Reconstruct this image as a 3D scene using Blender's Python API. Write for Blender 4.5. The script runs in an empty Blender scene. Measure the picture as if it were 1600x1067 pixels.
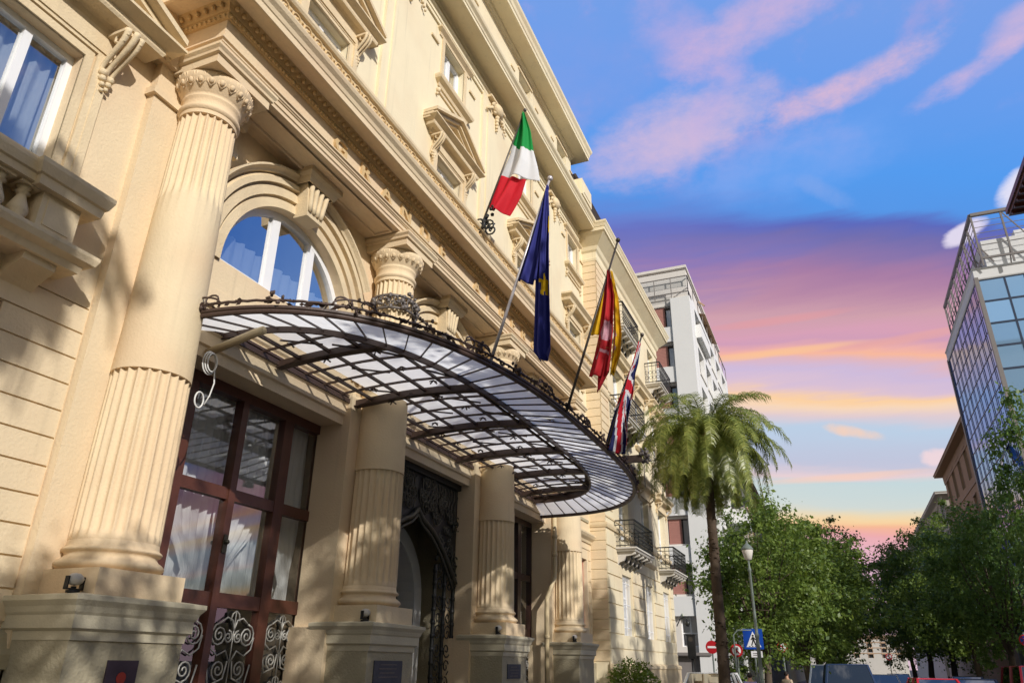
import bpy, bmesh, math, random
from mathutils import Vector, Matrix
from mathutils import noise as mnoise
random.seed(7)
SC = bpy.context.scene
COL = SC.collection
R = math.radians
PI = math.pi

# ------------------------------------------------------------------ camera
cd = bpy.data.cameras.new('camera'); cam = bpy.data.objects.new('camera', cd); COL.objects.link(cam)
cd.sensor_width = 36.0; cd.lens = 25.806; cd.clip_start = 0.05; cd.clip_end = 3000
AX = Vector((0.92327775, 0.38393714, 0.01226614))
AY = Vector((0.14397575, -0.37547876, 0.91557997))
AF = Vector((-0.35613084, 0.84356859, 0.40194882))
cam.matrix_world = Matrix(((AX.x, AY.x, -AF.x, 0), (AX.y, AY.y, -AF.y, 0), (AX.z, AY.z, -AF.z, 1.7), (0, 0, 0, 1)))
SC.camera = cam

def pray(u, v):            # direction seen at a place of the 1600 wide photograph (used only to place sky clouds)
    return (AX * (u - 800) - AY * (v - 533.5) + AF * 1146.914).normalized()

# ------------------------------------------------------------------ sun, sky, exposure
SUN = Vector((1.0, -0.71, 0.60)).normalized()
sd = bpy.data.lights.new('sun', 'SUN'); sd.energy = 3.3; sd.angle = R(0.53); sd.color = (1.0, 0.955, 0.90)
so = bpy.data.objects.new('sun', sd); COL.objects.link(so)
so.rotation_euler = (-SUN).to_track_quat('-Z', 'Y').to_euler()
SC.view_settings.view_transform = 'Standard'; SC.view_settings.look = 'None'
SC.view_settings.exposure = 0.18; SC.view_settings.gamma = 1.0; SC.view_settings.use_curve_mapping = False

def lin(c):
    return tuple(((x / 255.0) / 12.92) if x / 255.0 <= 0.04045 else ((x / 255.0 + 0.055) / 1.055) ** 2.4 for x in c)

W = bpy.data.worlds.new('World'); SC.world = W; W.use_nodes = True
nt = W.node_tree; nt.nodes.clear()
def N(t, **k):
    n = nt.nodes.new(t)
    for a, b in k.items(): setattr(n, a, b)
    return n
def L(a, b): nt.links.new(a, b)
def MA(op, a, b=None, c=None, clamp=False):
    n = N('ShaderNodeMath', operation=op); n.use_clamp = clamp
    for i, q in enumerate((a, b, c)):
        if q is None: continue
        if isinstance(q, (int, float)): n.inputs[i].default_value = q
        else: L(q, n.inputs[i])
    return n.outputs[0]
def MIXC(f, a, b):
    n = N('ShaderNodeMix', data_type='RGBA')
    if isinstance(f, (int, float)): n.inputs[0].default_value = f
    else: L(f, n.inputs[0])
    for i, q in ((6, a), (7, b)):
        if isinstance(q, tuple): n.inputs[i].default_value = (*q, 1)
        else: L(q, n.inputs[i])
    return n.outputs[2]
tc = N('ShaderNodeTexCoord'); sep = N('ShaderNodeSeparateXYZ'); L(tc.outputs['Generated'], sep.inputs[0])
sx, sy, sz = sep.outputs
az = MA('ARCTAN2', sx, sy); el = MA('ARCSINE', sz)
def skynoise(fx, fy, fz, scale, detail, rough=0.55, off=0.0):
    cb = N('ShaderNodeCombineXYZ'); L(MA('MULTIPLY', az, fx), cb.inputs[0]); L(MA('MULTIPLY', el, fy), cb.inputs[1]); cb.inputs[2].default_value = off
    n = N('ShaderNodeTexNoise'); n.inputs['Scale'].default_value = scale; n.inputs['Detail'].default_value = detail; n.inputs['Roughness'].default_value = rough
    L(cb.outputs[0], n.inputs['Vector']); return n.outputs['Fac']
nA = skynoise(1.0, 5.0, 0, 3.0, 5, 0.5, 1.3)
nB = skynoise(2.0, 3.2, 0, 4.0, 8, 0.6, 4.1)
nC = skynoise(1.0, 1.0, 0, 14.0, 8, 0.6, 2.2)
nD = skynoise(1.0, 9.0, 0, 3.4, 6, 0.55, 9.2)
nE = MA('ADD', MA('MULTIPLY', skynoise(1.0, 2.2, 0, 9.0, 10, 0.66, 7.7), 0.6), MA('MULTIPLY', nB, 0.4))
# straight parallel bands of cloud, seen in perspective
ca = MA('MAXIMUM', MA('COSINE', MA('ADD', az, R(22.9))), 0.25)
eq = MA('ARCTANGENT', MA('DIVIDE', MA('TANGENT', el), ca))
warp = MA('ADD', MA('MULTIPLY', MA('SUBTRACT', nA, 0.5), 0.045), MA('MULTIPLY', MA('SUBTRACT', nD, 0.5), 0.040))
fac = MA('DIVIDE', MA('ADD', eq, warp), R(60.0), clamp=True)
ramp = N('ShaderNodeValToRGB'); cr = ramp.color_ramp; cr.interpolation = 'LINEAR'
vs = [(1050, (220, 190, 205)), (870, (226, 184, 204)), (845, (236, 172, 174)), (826, (244, 184, 150)), (813, (247, 212, 162)), (800, (232, 216, 184)), (784, (208, 216, 212)), (752, (196, 214, 218)),
      (737, (230, 206, 210)), (722, (192, 196, 218)), (662, (186, 206, 228)), (642, (222, 202, 208)), (622, (246, 214, 184)), (611, (250, 208, 162)), (600, (218, 192, 210)), (580, (204, 186, 218)),
      (563, (222, 182, 192)), (553, (246, 184, 156)), (544, (238, 176, 168)), (528, (208, 158, 184)), (515, (214, 160, 182)), (480, (206, 160, 172)), (440, (184, 138, 166)), (410, (166, 124, 164)), (388, (142, 118, 170)), (362, (114, 110, 174)),
      (342, (92, 106, 188)), (322, (86, 150, 230)), (260, (84, 154, 236)), (120, (104, 156, 234)), (0, (116, 158, 230)), (-220, (76, 128, 216))]
stops = [((44.5 - 0.0481 * (v_ - 100)), c_) for v_, c_ in vs]
while len(cr.elements) > 1: cr.elements.remove(cr.elements[-1])
for i, (e, c) in enumerate(stops):
    p = max(0.0, e / 60.0)
    x = cr.elements[0] if i == 0 else cr.elements.new(p)
    x.position = p; x.color = (*lin(c), 1)
L(fac, ramp.inputs[0]); sky = ramp.outputs[0]
def blob(u, v, wu, wv, tilt, col, amt, noise_, lo, hi, sky):
    d = pray(u, v); a0 = math.atan2(d.x, d.y); e0 = math.asin(d.z)
    s = 1 / 1146.0
    da = MA('SUBTRACT', az, a0); de = MA('SUBTRACT', el, e0)
    da = MA('MULTIPLY', da, math.cos(e0))
    ct, st = math.cos(tilt), math.sin(tilt)
    p = MA('DIVIDE', MA('ADD', MA('MULTIPLY', da, ct), MA('MULTIPLY', de, st)), wu * s)
    q = MA('DIVIDE', MA('SUBTRACT', MA('MULTIPLY', de, ct), MA('MULTIPLY', da, st)), wv * s)
    r2 = MA('ADD', MA('MULTIPLY', p, p), MA('MULTIPLY', q, q))
    m = MA('SUBTRACT', 1.0, r2, clamp=True)
    k = MA('ADD', MA('MULTIPLY', m, 0.62), MA('MULTIPLY', MA('SUBTRACT', noise_, 0.5), 1.5))
    mr = N('ShaderNodeMapRange'); mr.interpolation_type = 'SMOOTHSTEP'
    mr.inputs['From Min'].default_value = lo; mr.inputs['From Max'].default_value = hi
    L(k, mr.inputs[0])
    edge = MA('MULTIPLY', m, 4.0, clamp=True)
    return MIXC(MA('MULTIPLY', MA('MULTIPLY', mr.outputs[0], amt), edge), sky, lin(col))
# loose lilac veils high up, then the single clouds of the photograph
m0 = N('ShaderNodeMapRange'); m0.interpolation_type = 'SMOOTHSTEP'; m0.inputs['From Min'].default_value = 0.5; m0.inputs['From Max'].default_value = 0.75
L(nB, m0.inputs[0]); hi_ = N('ShaderNodeMapRange'); hi_.inputs['From Min'].default_value = R(33); hi_.inputs['From Max'].default_value = R(37); L(el, hi_.inputs[0])
sky = MIXC(MA('MULTIPLY', MA('MULTIPLY', m0.outputs[0], hi_.outputs[0]), 0.6), sky, lin((176, 164, 218)))
sky = blob(1045, 215, 190, 75, 0.30, (220, 190, 214), 0.80, nE, 0.05, 0.75, sky)
sky = blob(1120, 150, 90, 40, 0.9, (196, 176, 222), 0.6, nB, 0.05, 0.8, sky)
sky = blob(1060, 60, 110, 60, -0.9, (190, 172, 220), 0.75, nE, 0.05, 0.75, sky)
sky = blob(1210, 15, 190, 50, 0.25, (208, 180, 216), 0.85, nE, 0.05, 0.7, sky)
sky = blob(1345, 128, 195, 36, 0.16, (238, 192, 204), 0.95, nE, 0.24, 0.90, sky)
sky = blob(1520, 112, 140, 26, 0.26, (220, 186, 214), 0.85, nE, 0.24, 0.85, sky)
sky = blob(1590, 40, 60, 34, 0.3, (214, 184, 214), 0.8, nE, 0.10, 0.8, sky)
sky = blob(1260, 250, 190, 60, 0.1, (124, 168, 240), 0.6, nB, 0.05, 0.9, sky)
sky = blob(1290, 300, 60, 18, -0.7, (130, 166, 232), 0.7, nC, 0.1, 0.8, sky)
sky = blob(960, 400, 330, 110, 0.0, (112, 120, 196), 0.75, nD, -0.2, 1.0, sky)
sky = blob(900, 120, 160, 90, 0.0, (128, 158, 228), 0.7, nB, -0.1, 0.8, sky)
sky = blob(1335, 675, 48, 12, -0.32, (246, 208, 184), 0.85, nC, 0.1, 0.6, sky)
sky = blob(1592, 292, 44, 26, 0.7, (232, 228, 244), 0.9, nE, 0.20, 0.55, sky)
sky = blob(1508, 362, 38, 18, 0.3, (230, 222, 240), 0.9, nE, 0.18, 0.5, sky)
sky = blob(1462, 716, 26, 18, 0.0, (240, 214, 218), 0.9, nC, 0.2, 0.5, sky)
sky = blob(1210, 552, 150, 8, 0.0, (250, 196, 150), 0.8, nD, 0.0, 0.7, sky)
sky = blob(1420, 528, 120, 9, 0.0, (232, 168, 160), 0.7, nD, 0.0, 0.7, sky)
sky = blob(1330, 745, 150, 7, 0.0, (244, 206, 190), 0.8, nD, 0.0, 0.7, sky)
sky = blob(1220, 500, 120, 8, 0.0, (226, 156, 160), 0.6, nD, 0.0, 0.8, sky)
nis = N('ShaderNodeTexSky', sky_type='NISHITA'); nis.sun_disc = False
nis.sun_elevation = math.asin(SUN.z); nis.sun_rotation = math.atan2(SUN.x, SUN.y); nis.air_density = 1.2; nis.dust_density = 1.5
nm = N('ShaderNodeVectorMath', operation='SCALE'); L(nis.outputs[0], nm.inputs[0]); nm.inputs[3].default_value = 0.07
mc = N('ShaderNodeMapRange'); mc.interpolation_type = 'SMOOTHSTEP'; mc.inputs['From Min'].default_value = 0.52; mc.inputs['From Max'].default_value = 0.68; L(nB, mc.inputs[0])
back = MIXC(MA('MULTIPLY', mc.outputs[0], 0.8), nm.outputs[0], (0.50, 0.50, 0.53))
fw = N('ShaderNodeMapRange'); fw.interpolation_type = 'SMOOTHSTEP'; fw.inputs['From Min'].default_value = 0.0; fw.inputs['From Max'].default_value = 0.45; L(sy, fw.inputs[0])
fs = N('ShaderNodeVectorMath', operation='SCALE'); L(sky, fs.inputs[0]); fs.inputs[3].default_value = 0.90
sky = MIXC(fw.outputs[0], back, fs.outputs[0])
bg = N('ShaderNodeBackground'); L(sky, bg.inputs[0]); bg.inputs[1].default_value = 1.0
wo = N('ShaderNodeOutputWorld'); L(bg.outputs[0], wo.inputs[0])

# ------------------------------------------------------------------ materials
def newmat(name):
    global nt
    m = bpy.data.materials.new(name); m.use_nodes = True; nt = m.node_tree; nt.nodes.clear(); return m
def surf(name, col, rough=0.8, var=0.0, vscale=3.0, bump=0.0, bscale=60.0, metal=0.0, spec=0.3, tint=None, tamt=0.0, tscale=0.6, streak=0.0, trans=0.0, coat=0.0):
    """plain surface with noise in colour, wear and height"""
    m = newmat(name)
    t = N('ShaderNodeTexCoord'); P = N('ShaderNodeBsdfPrincipled'); O = N('ShaderNodeOutputMaterial')
    P.inputs['Roughness'].default_value = rough; P.inputs['Metallic'].default_value = metal; P.inputs['Specular IOR Level'].default_value = spec
    P.inputs['Coat Weight'].default_value = coat
    c = None
    gp = N('ShaderNodeNewGeometry').outputs['Position']
    if var > 0:
        n = N('ShaderNodeTexNoise'); n.inputs['Scale'].default_value = vscale; n.inputs['Detail'].default_value = 6; n.inputs['Roughness'].default_value = 0.6; L(gp, n.inputs['Vector'])
        c = MIXC(n.outputs['Fac'], tuple(x * (1 - var) for x in col), tuple(min(1, x * (1 + var)) for x in col))
    else: c = col
    if tint and tamt > 0:
        n = N('ShaderNodeTexNoise'); n.inputs['Scale'].default_value = tscale; n.inputs['Detail'].default_value = 4; L(gp, n.inputs['Vector'])
        r = N('ShaderNodeMapRange'); r.interpolation_type = 'SMOOTHSTEP'; r.inputs['From Min'].default_value = 0.42; r.inputs['From Max'].default_value = 0.66; L(n.outputs['Fac'], r.inputs[0])
        c = MIXC(MA('MULTIPLY', r.outputs[0], tamt), c, tint)
    if streak > 0:
        mp = N('ShaderNodeMapping'); mp.inputs['Scale'].default_value = (9, 9, 0.45); L(gp, mp.inputs[0])
        n = N('ShaderNodeTexNoise'); n.inputs['Scale'].default_value = 1.0; n.inputs['Detail'].default_value = 5; L(mp.outputs[0], n.inputs['Vector'])
        r = N('ShaderNodeMapRange'); r.interpolation_type = 'SMOOTHSTEP'; r.inputs['From Min'].default_value = 0.55; r.inputs['From Max'].default_value = 0.78; L(n.outputs['Fac'], r.inputs[0])
        c = MIXC(MA('MULTIPLY', r.outputs[0], streak), c, tuple(x * 0.55 for x in col))
    if isinstance(c, tuple): P.inputs['Base Color'].default_value = (*c, 1)
    else: L(c, P.inputs['Base Color'])
    if bump > 0:
        n = N('ShaderNodeTexNoise'); n.inputs['Scale'].default_value = bscale; n.inputs['Detail'].default_value = 5; L(gp, n.inputs['Vector'])
        b = N('ShaderNodeBump'); b.inputs['Strength'].default_value = bump; b.inputs['Distance'].default_value = 0.01; L(n.outputs['Fac'], b.inputs['Height']); L(b.outputs[0], P.inputs['Normal'])
    out = P.outputs[0]
    if trans > 0:
        tr = N('ShaderNodeBsdfTranslucent')
        if isinstance(c, tuple): tr.inputs[0].default_value = (*c, 1)
        else: L(c, tr.inputs[0])
        mx = N('ShaderNodeMixShader'); mx.inputs[0].default_value = trans; L(out, mx.inputs[1]); L(tr.outputs[0], mx.inputs[2]); out = mx.outputs[0]
    L(out, O.inputs[0]); return m
def glassmat(name, base=0.12, tint=(0.9, 0.95, 1.0), rough=0.0, refl=(1, 1, 1), wob=0.0, top=0.9):
    m = newmat(name); O = N('ShaderNodeOutputMaterial')
    g = N('ShaderNodeBsdfGlossy'); g.inputs['Roughness'].default_value = rough; g.inputs[0].default_value = (*refl, 1)
    t = N('ShaderNodeBsdfTransparent'); t.inputs[0].default_value = (*tint, 1)
    lw = N('ShaderNodeLayerWeight'); lw.inputs[0].default_value = 0.35
    r = N('ShaderNodeMapRange'); r.inputs['To Min'].default_value = base; r.inputs['To Max'].default_value = top; L(lw.outputs['Facing'], r.inputs[0])
    if wob > 0:
        n = N('ShaderNodeTexNoise'); n.inputs['Scale'].default_value = 1.3; gp = N('ShaderNodeNewGeometry'); L(gp.outputs['Position'], n.inputs['Vector'])
        b = N('ShaderNodeBump'); b.inputs['Strength'].default_value = wob; b.inputs['Distance'].default_value = 0.05; L(n.outputs['Fac'], b.inputs['Height']); L(b.outputs[0], g.inputs['Normal'])
    mx = N('ShaderNodeMixShader'); L(r.outputs[0], mx.inputs[0]); L(t.outputs[0], mx.inputs[1]); L(g.outputs[0], mx.inputs[2]); L(mx.outputs[0], O.inputs[0]); return m
def leafmat(name, c1, c2, trans=0.35, rough=0.45):
    m = newmat(name); O = N('ShaderNodeOutputMaterial'); g = N('ShaderNodeNewGeometry')
    n = N('ShaderNodeTexNoise'); n.inputs['Scale'].default_value = 0.9; n.inputs['Detail'].default_value = 3; L(g.outputs['Position'], n.inputs['Vector'])
    f = MA('ADD', MA('MULTIPLY', g.outputs['Random Per Island'], 0.65), MA('MULTIPLY', n.outputs['Fac'], 0.35))
    c = MIXC(f, c1, c2)
    P = N('ShaderNodeBsdfPrincipled'); P.inputs['Roughness'].default_value = rough; P.inputs['Specular IOR Level'].default_value = 0.4; L(c, P.inputs['Base Color'])
    t = N('ShaderNodeBsdfTranslucent'); L(MIXC(0.5, c, (0.25, 0.32, 0.03)), t.inputs[0])
    mx = N('ShaderNodeMixShader'); mx.inputs[0].default_value = trans; L(P.outputs[0], mx.inputs[1]); L(t.outputs[0], mx.inputs[2]); L(mx.outputs[0], O.inputs[0]); return m

PLASTER = (0.78, 0.61, 0.385)
M = {}
M['plaster'] = surf('cream_plaster', (0.745, 0.605, 0.405), 0.88, 0.09, 2.3, 0.5, 38, tint=(0.70, 0.50, 0.33), tamt=0.45, tscale=0.7, streak=0.22)
M['plaster_up'] = surf('pale_plaster', (0.80, 0.71, 0.505), 0.88, 0.07, 1.9, 0.4, 34, tint=(0.70, 0.56, 0.38), tamt=0.45, tscale=0.6, streak=0.28)
M['stone'] = surf('painted_stone', (0.735, 0.60, 0.395), 0.85, 0.13, 6, 0.6, 45, streak=0.32, tint=(0.55, 0.43, 0.28), tamt=0.35, tscale=2.2)
M['column'] = surf('column_plaster', (0.76, 0.62, 0.41), 0.8, 0.08, 3.5, 0.4, 40, tint=(0.72, 0.49, 0.30), tamt=0.4, tscale=0.8, streak=0.2)
M['carved'] = surf('carved_ochre', (0.64, 0.46, 0.24), 0.85, 0.15, 9, 0.7, 60, streak=0.2)
M['pedestal'] = surf('rough_pedestal', (0.42, 0.37, 0.255), 0.95, 0.12, 7, 1.0, 38, streak=0.15)
M['capstone'] = surf('grey_cream_cap', (0.60, 0.54, 0.39), 0.85, 0.08, 4, 0.4, 40)
M['joint'] = surf('joint_shadow', (0.30, 0.22, 0.13), 0.95)
M['white'] = surf('white_paint', (0.82, 0.83, 0.85), 0.45, 0.03, 8, spec=0.5)
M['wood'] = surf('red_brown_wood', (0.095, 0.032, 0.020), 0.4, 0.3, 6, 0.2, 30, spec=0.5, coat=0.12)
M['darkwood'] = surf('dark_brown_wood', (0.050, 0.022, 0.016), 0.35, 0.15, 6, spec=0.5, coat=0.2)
M['redpaint'] = surf('red_paint', (0.42, 0.05, 0.03), 0.5, 0.1, 5)
M['curtain'] = surf('white_curtain', (0.70, 0.70, 0.69), 0.9, 0.04, 12, trans=0.25)
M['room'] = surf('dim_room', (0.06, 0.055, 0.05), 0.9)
M['iron'] = surf('brown_iron', (0.075, 0.045, 0.035), 0.5, 0.2, 20, 0.3, 80, spec=0.5)
M['blackiron'] = surf('black_iron', (0.018, 0.019, 0.018), 0.45, 0.2, 20, spec=0.5)
M['bronze'] = surf('dark_bronze', (0.075, 0.072, 0.055), 0.42, 0.35, 14, 0.4, 40, metal=0.5, spec=0.5)
M['greyiron'] = surf('grey_iron', (0.17, 0.15, 0.14), 0.5, 0.2, 14, 0.3, 70, metal=0.3)
M['whiteiron'] = surf('pale_scroll_iron', (0.45, 0.44, 0.40), 0.4, 0.2, 20, metal=0.2, spec=0.5)
M['glass'] = glassmat('window_glass', 0.22, (0.80, 0.86, 0.9), wob=0.05)
M['skyglass'] = glassmat('upper_window_glass', 0.42, (0.75, 0.82, 0.88), wob=0.08)
M['doorglass'] = glassmat('door_glass', 0.05, (0.95, 0.97, 0.97), top=0.55)
M['clear'] = glassmat('clear_canopy_glass', 0.05, (0.94, 0.95, 0.95), top=0.6)
M['marble'] = surf('white_marble', (0.72, 0.72, 0.70), 0.4, 0.08, 3)
M['road'] = surf('asphalt', (0.05, 0.05, 0.052), 0.85, 0.25, 3, 0.5, 60)
M['pave'] = surf('paving', (0.23, 0.21, 0.19), 0.85, 0.2, 2.5, 0.4, 30)
M['kerb'] = surf('kerb_stone', (0.32, 0.31, 0.29), 0.8, 0.15, 4)
M['line'] = surf('road_paint', (0.7, 0.7, 0.68), 0.7, 0.1, 6)
M['wall_w'] = surf('white_render', (0.74, 0.74, 0.73), 0.8, 0.04, 1.5, 0.2, 30, streak=0.1)
M['wall_g'] = surf('warm_grey_render', (0.72, 0.68, 0.63), 0.8, 0.06, 1.5, 0.2, 30, streak=0.1)
M['pink'] = surf('pink_shutter', (0.42, 0.20, 0.165), 0.7, 0.1, 3)
M['brownwall'] = surf('tan_render', (0.50, 0.31, 0.18), 0.85, 0.12, 0.8, 0.2, 20, streak=0.2)
M['browntrim'] = surf('tan_trim', (0.46, 0.31, 0.20), 0.8, 0.1, 2)
M['greywall'] = surf('grey_beige_render', (0.45, 0.41, 0.35), 0.85, 0.1, 0.7, streak=0.15)
M['shut'] = surf('dark_shutter', (0.06, 0.05, 0.04), 0.7)
M['mull'] = surf('dark_blue_mullion', (0.03, 0.045, 0.08), 0.5)
M['concrete'] = surf('light_concrete', (0.60, 0.57, 0.52), 0.85, 0.08, 2, streak=0.2)
M['steel'] = surf('painted_steel', (0.22, 0.20, 0.19), 0.5, 0.1, 8)
M['tile'] = surf('dark_roof_tile', (0.055, 0.042, 0.035), 0.9, 0.35, 8, 0.6, 20)
M['bark'] = surf('tree_bark', (0.10, 0.075, 0.055), 0.95, 0.3, 6, 1.0, 25)
M['palmbark'] = surf('palm_bark', (0.085, 0.06, 0.042), 0.95, 0.3, 9, 1.0, 18)
M['husk'] = surf('dry_palm_husk', (0.30, 0.15, 0.07), 0.9, 0.3, 9)
M['leaf'] = leafmat('ficus_leaf', (0.045, 0.105, 0.018), (0.26, 0.35, 0.070), 0.45)
M['leafd'] = leafmat('dark_leaf', (0.030, 0.085, 0.022), (0.16, 0.27, 0.060), 0.45)
M['leafy'] = leafmat('young_leaf', (0.05, 0.11, 0.012), (0.20, 0.27, 0.045))
M['palm'] = leafmat('palm_leaf', (0.07, 0.125, 0.02), (0.44, 0.46, 0.12), 0.33, 0.33)
M['pole'] = surf('pole_metal', (0.10, 0.085, 0.075), 0.4, 0.1, 10, metal=0.4)
M['polew'] = surf('pale_pole', (0.62, 0.58, 0.60), 0.35, metal=0.3)
M['lamp'] = surf('lamp_post_paint', (0.16, 0.19, 0.17), 0.5, 0.15, 8)
M['blue'] = surf('sign_blue', (0.005, 0.06, 0.38), 0.45)
M['red'] = surf('sign_red', (0.45, 0.012, 0.02), 0.45)
M['yellow'] = surf('yellow_paint', (0.75, 0.50, 0.04), 0.5)
M['green'] = surf('dark_green_paint', (0.01, 0.07, 0.03), 0.5)
M['black'] = surf('black_plastic', (0.02, 0.02, 0.02), 0.5)
M['plaque'] = surf('dark_plaque', (0.05, 0.035, 0.05), 0.4, 0.3, 9)
M['slate'] = surf('blue_grey_plaque', (0.07, 0.075, 0.095), 0.5, 0.4, 16)
M['pipe'] = surf('cream_pipe', (0.62, 0.50, 0.30), 0.5, 0.08, 5)
M['cable'] = surf('white_cable', (0.72, 0.72, 0.70), 0.5)
M['tyre'] = surf('tyre', (0.02, 0.02, 0.02), 0.9)
M['rim'] = surf('wheel_rim', (0.5, 0.5, 0.52), 0.3, metal=0.8)
M['carglass'] = glassmat('car_glass', 0.25, (0.08, 0.09, 0.10))
M['skin'] = surf('skin', (0.52, 0.30, 0.20), 0.6)
M['hair'] = surf('dark_hair', (0.018, 0.012, 0.010), 0.7)
def paint(name, c): return surf(name, c, 0.3, spec=0.5, coat=0.8)
# frosted canopy glass, bright where daylight passes through it
m = newmat('frosted_canopy_glass'); O = N('ShaderNodeOutputMaterial')
gp = N('ShaderNodeNewGeometry').outputs['Position']
n = N('ShaderNodeTexNoise'); n.inputs['Scale'].default_value = 3.5; n.inputs['Detail'].default_value = 7; n.inputs['Roughness'].default_value = 0.7; L(gp, n.inputs['Vector'])
c = MIXC(n.outputs['Fac'], (0.70, 0.72, 0.74), (1.0, 1.0, 1.0))
d = N('ShaderNodeBsdfDiffuse'); L(c, d.inputs[0]); t = N('ShaderNodeBsdfTranslucent'); L(c, t.inputs[0])
mx = N('ShaderNodeMixShader'); mx.inputs[0].default_value = 0.90; L(d.outputs[0], mx.inputs[1]); L(t.outputs[0], mx.inputs[2])
L(mx.outputs[0], O.inputs[0]); M['frost'] = m
# facade glass of the office block: mirror-like blue
for nm_, cc, rr in (('blueglass', (0.03, 0.19, 0.72), 0.06), ('paleglass', (0.36, 0.60, 0.88), 0.05)):
    m = newmat(nm_ + '_curtain_wall'); O = N('ShaderNodeOutputMaterial'); P = N('ShaderNodeBsdfPrincipled')
    gi = N('ShaderNodeNewGeometry')
    c = MIXC(gi.outputs['Random Per Island'], tuple(x * 0.8 for x in cc), cc)
    L(c, P.inputs['Base Color']); P.inputs['Metallic'].default_value = 0.40; P.inputs['Specular IOR Level'].default_value = 0.5; P.inputs['Roughness'].default_value = rr
    L(P.outputs[0], O.inputs[0]); M[nm_] = m
# cloth coloured face by face
m = newmat('flag_cloth'); O = N('ShaderNodeOutputMaterial'); at = N('ShaderNodeAttribute', attribute_name='Col')
P = N('ShaderNodeBsdfPrincipled'); P.inputs['Roughness'].default_value = 0.75; L(at.outputs['Color'], P.inputs['Base Color'])
t = N('ShaderNodeBsdfTranslucent'); L(at.outputs['Color'], t.inputs[0]); mx = N('ShaderNodeMixShader'); mx.inputs[0].default_value = 0.3
L(P.outputs[0], mx.inputs[1]); L(t.outputs[0], mx.inputs[2]); L(mx.outputs[0], O.inputs[0]); M['flag'] = m

# ------------------------------------------------------------------ object helpers
def tag(o, label=None, cat=None, group=None, kind=None):
    if label: o['label'] = label
    if cat: o['category'] = cat
    if group: o['group'] = group
    if kind: o['kind'] = kind
    return o
def thing(name, label, cat, loc=(0, 0, 0), rz=0.0, group=None):
    o = bpy.data.objects.new(name, None); COL.objects.link(o); o.location = loc; o.rotation_euler = (0, 0, rz)
    o.empty_display_size = 0.2
    return tag(o, label, cat, group)
def copy_tree(o, parent=None):
    c = o.copy(); COL.objects.link(c)
    if parent is not None: c.parent = parent
    for ch in [x for x in o.children]: copy_tree(ch, c)
    return c
ID = lambda d, u, z: (d, u, z)
def FX(X): return lambda d, u, z: (X + d, u, z)          # wall facing +x
def FXn(X): return lambda d, u, z: (X - d, u, z)         # wall facing -x
def FYn(Y): return lambda d, u, z: (u, Y - d, z)         # wall facing -y

WORLD = set()
def wthing(name, label, cat, loc, group=None):   # its parts are modelled in world coordinates
    o = thing(name, label, cat, loc, 0.0, group); WORLD.add(o.name); return o

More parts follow.
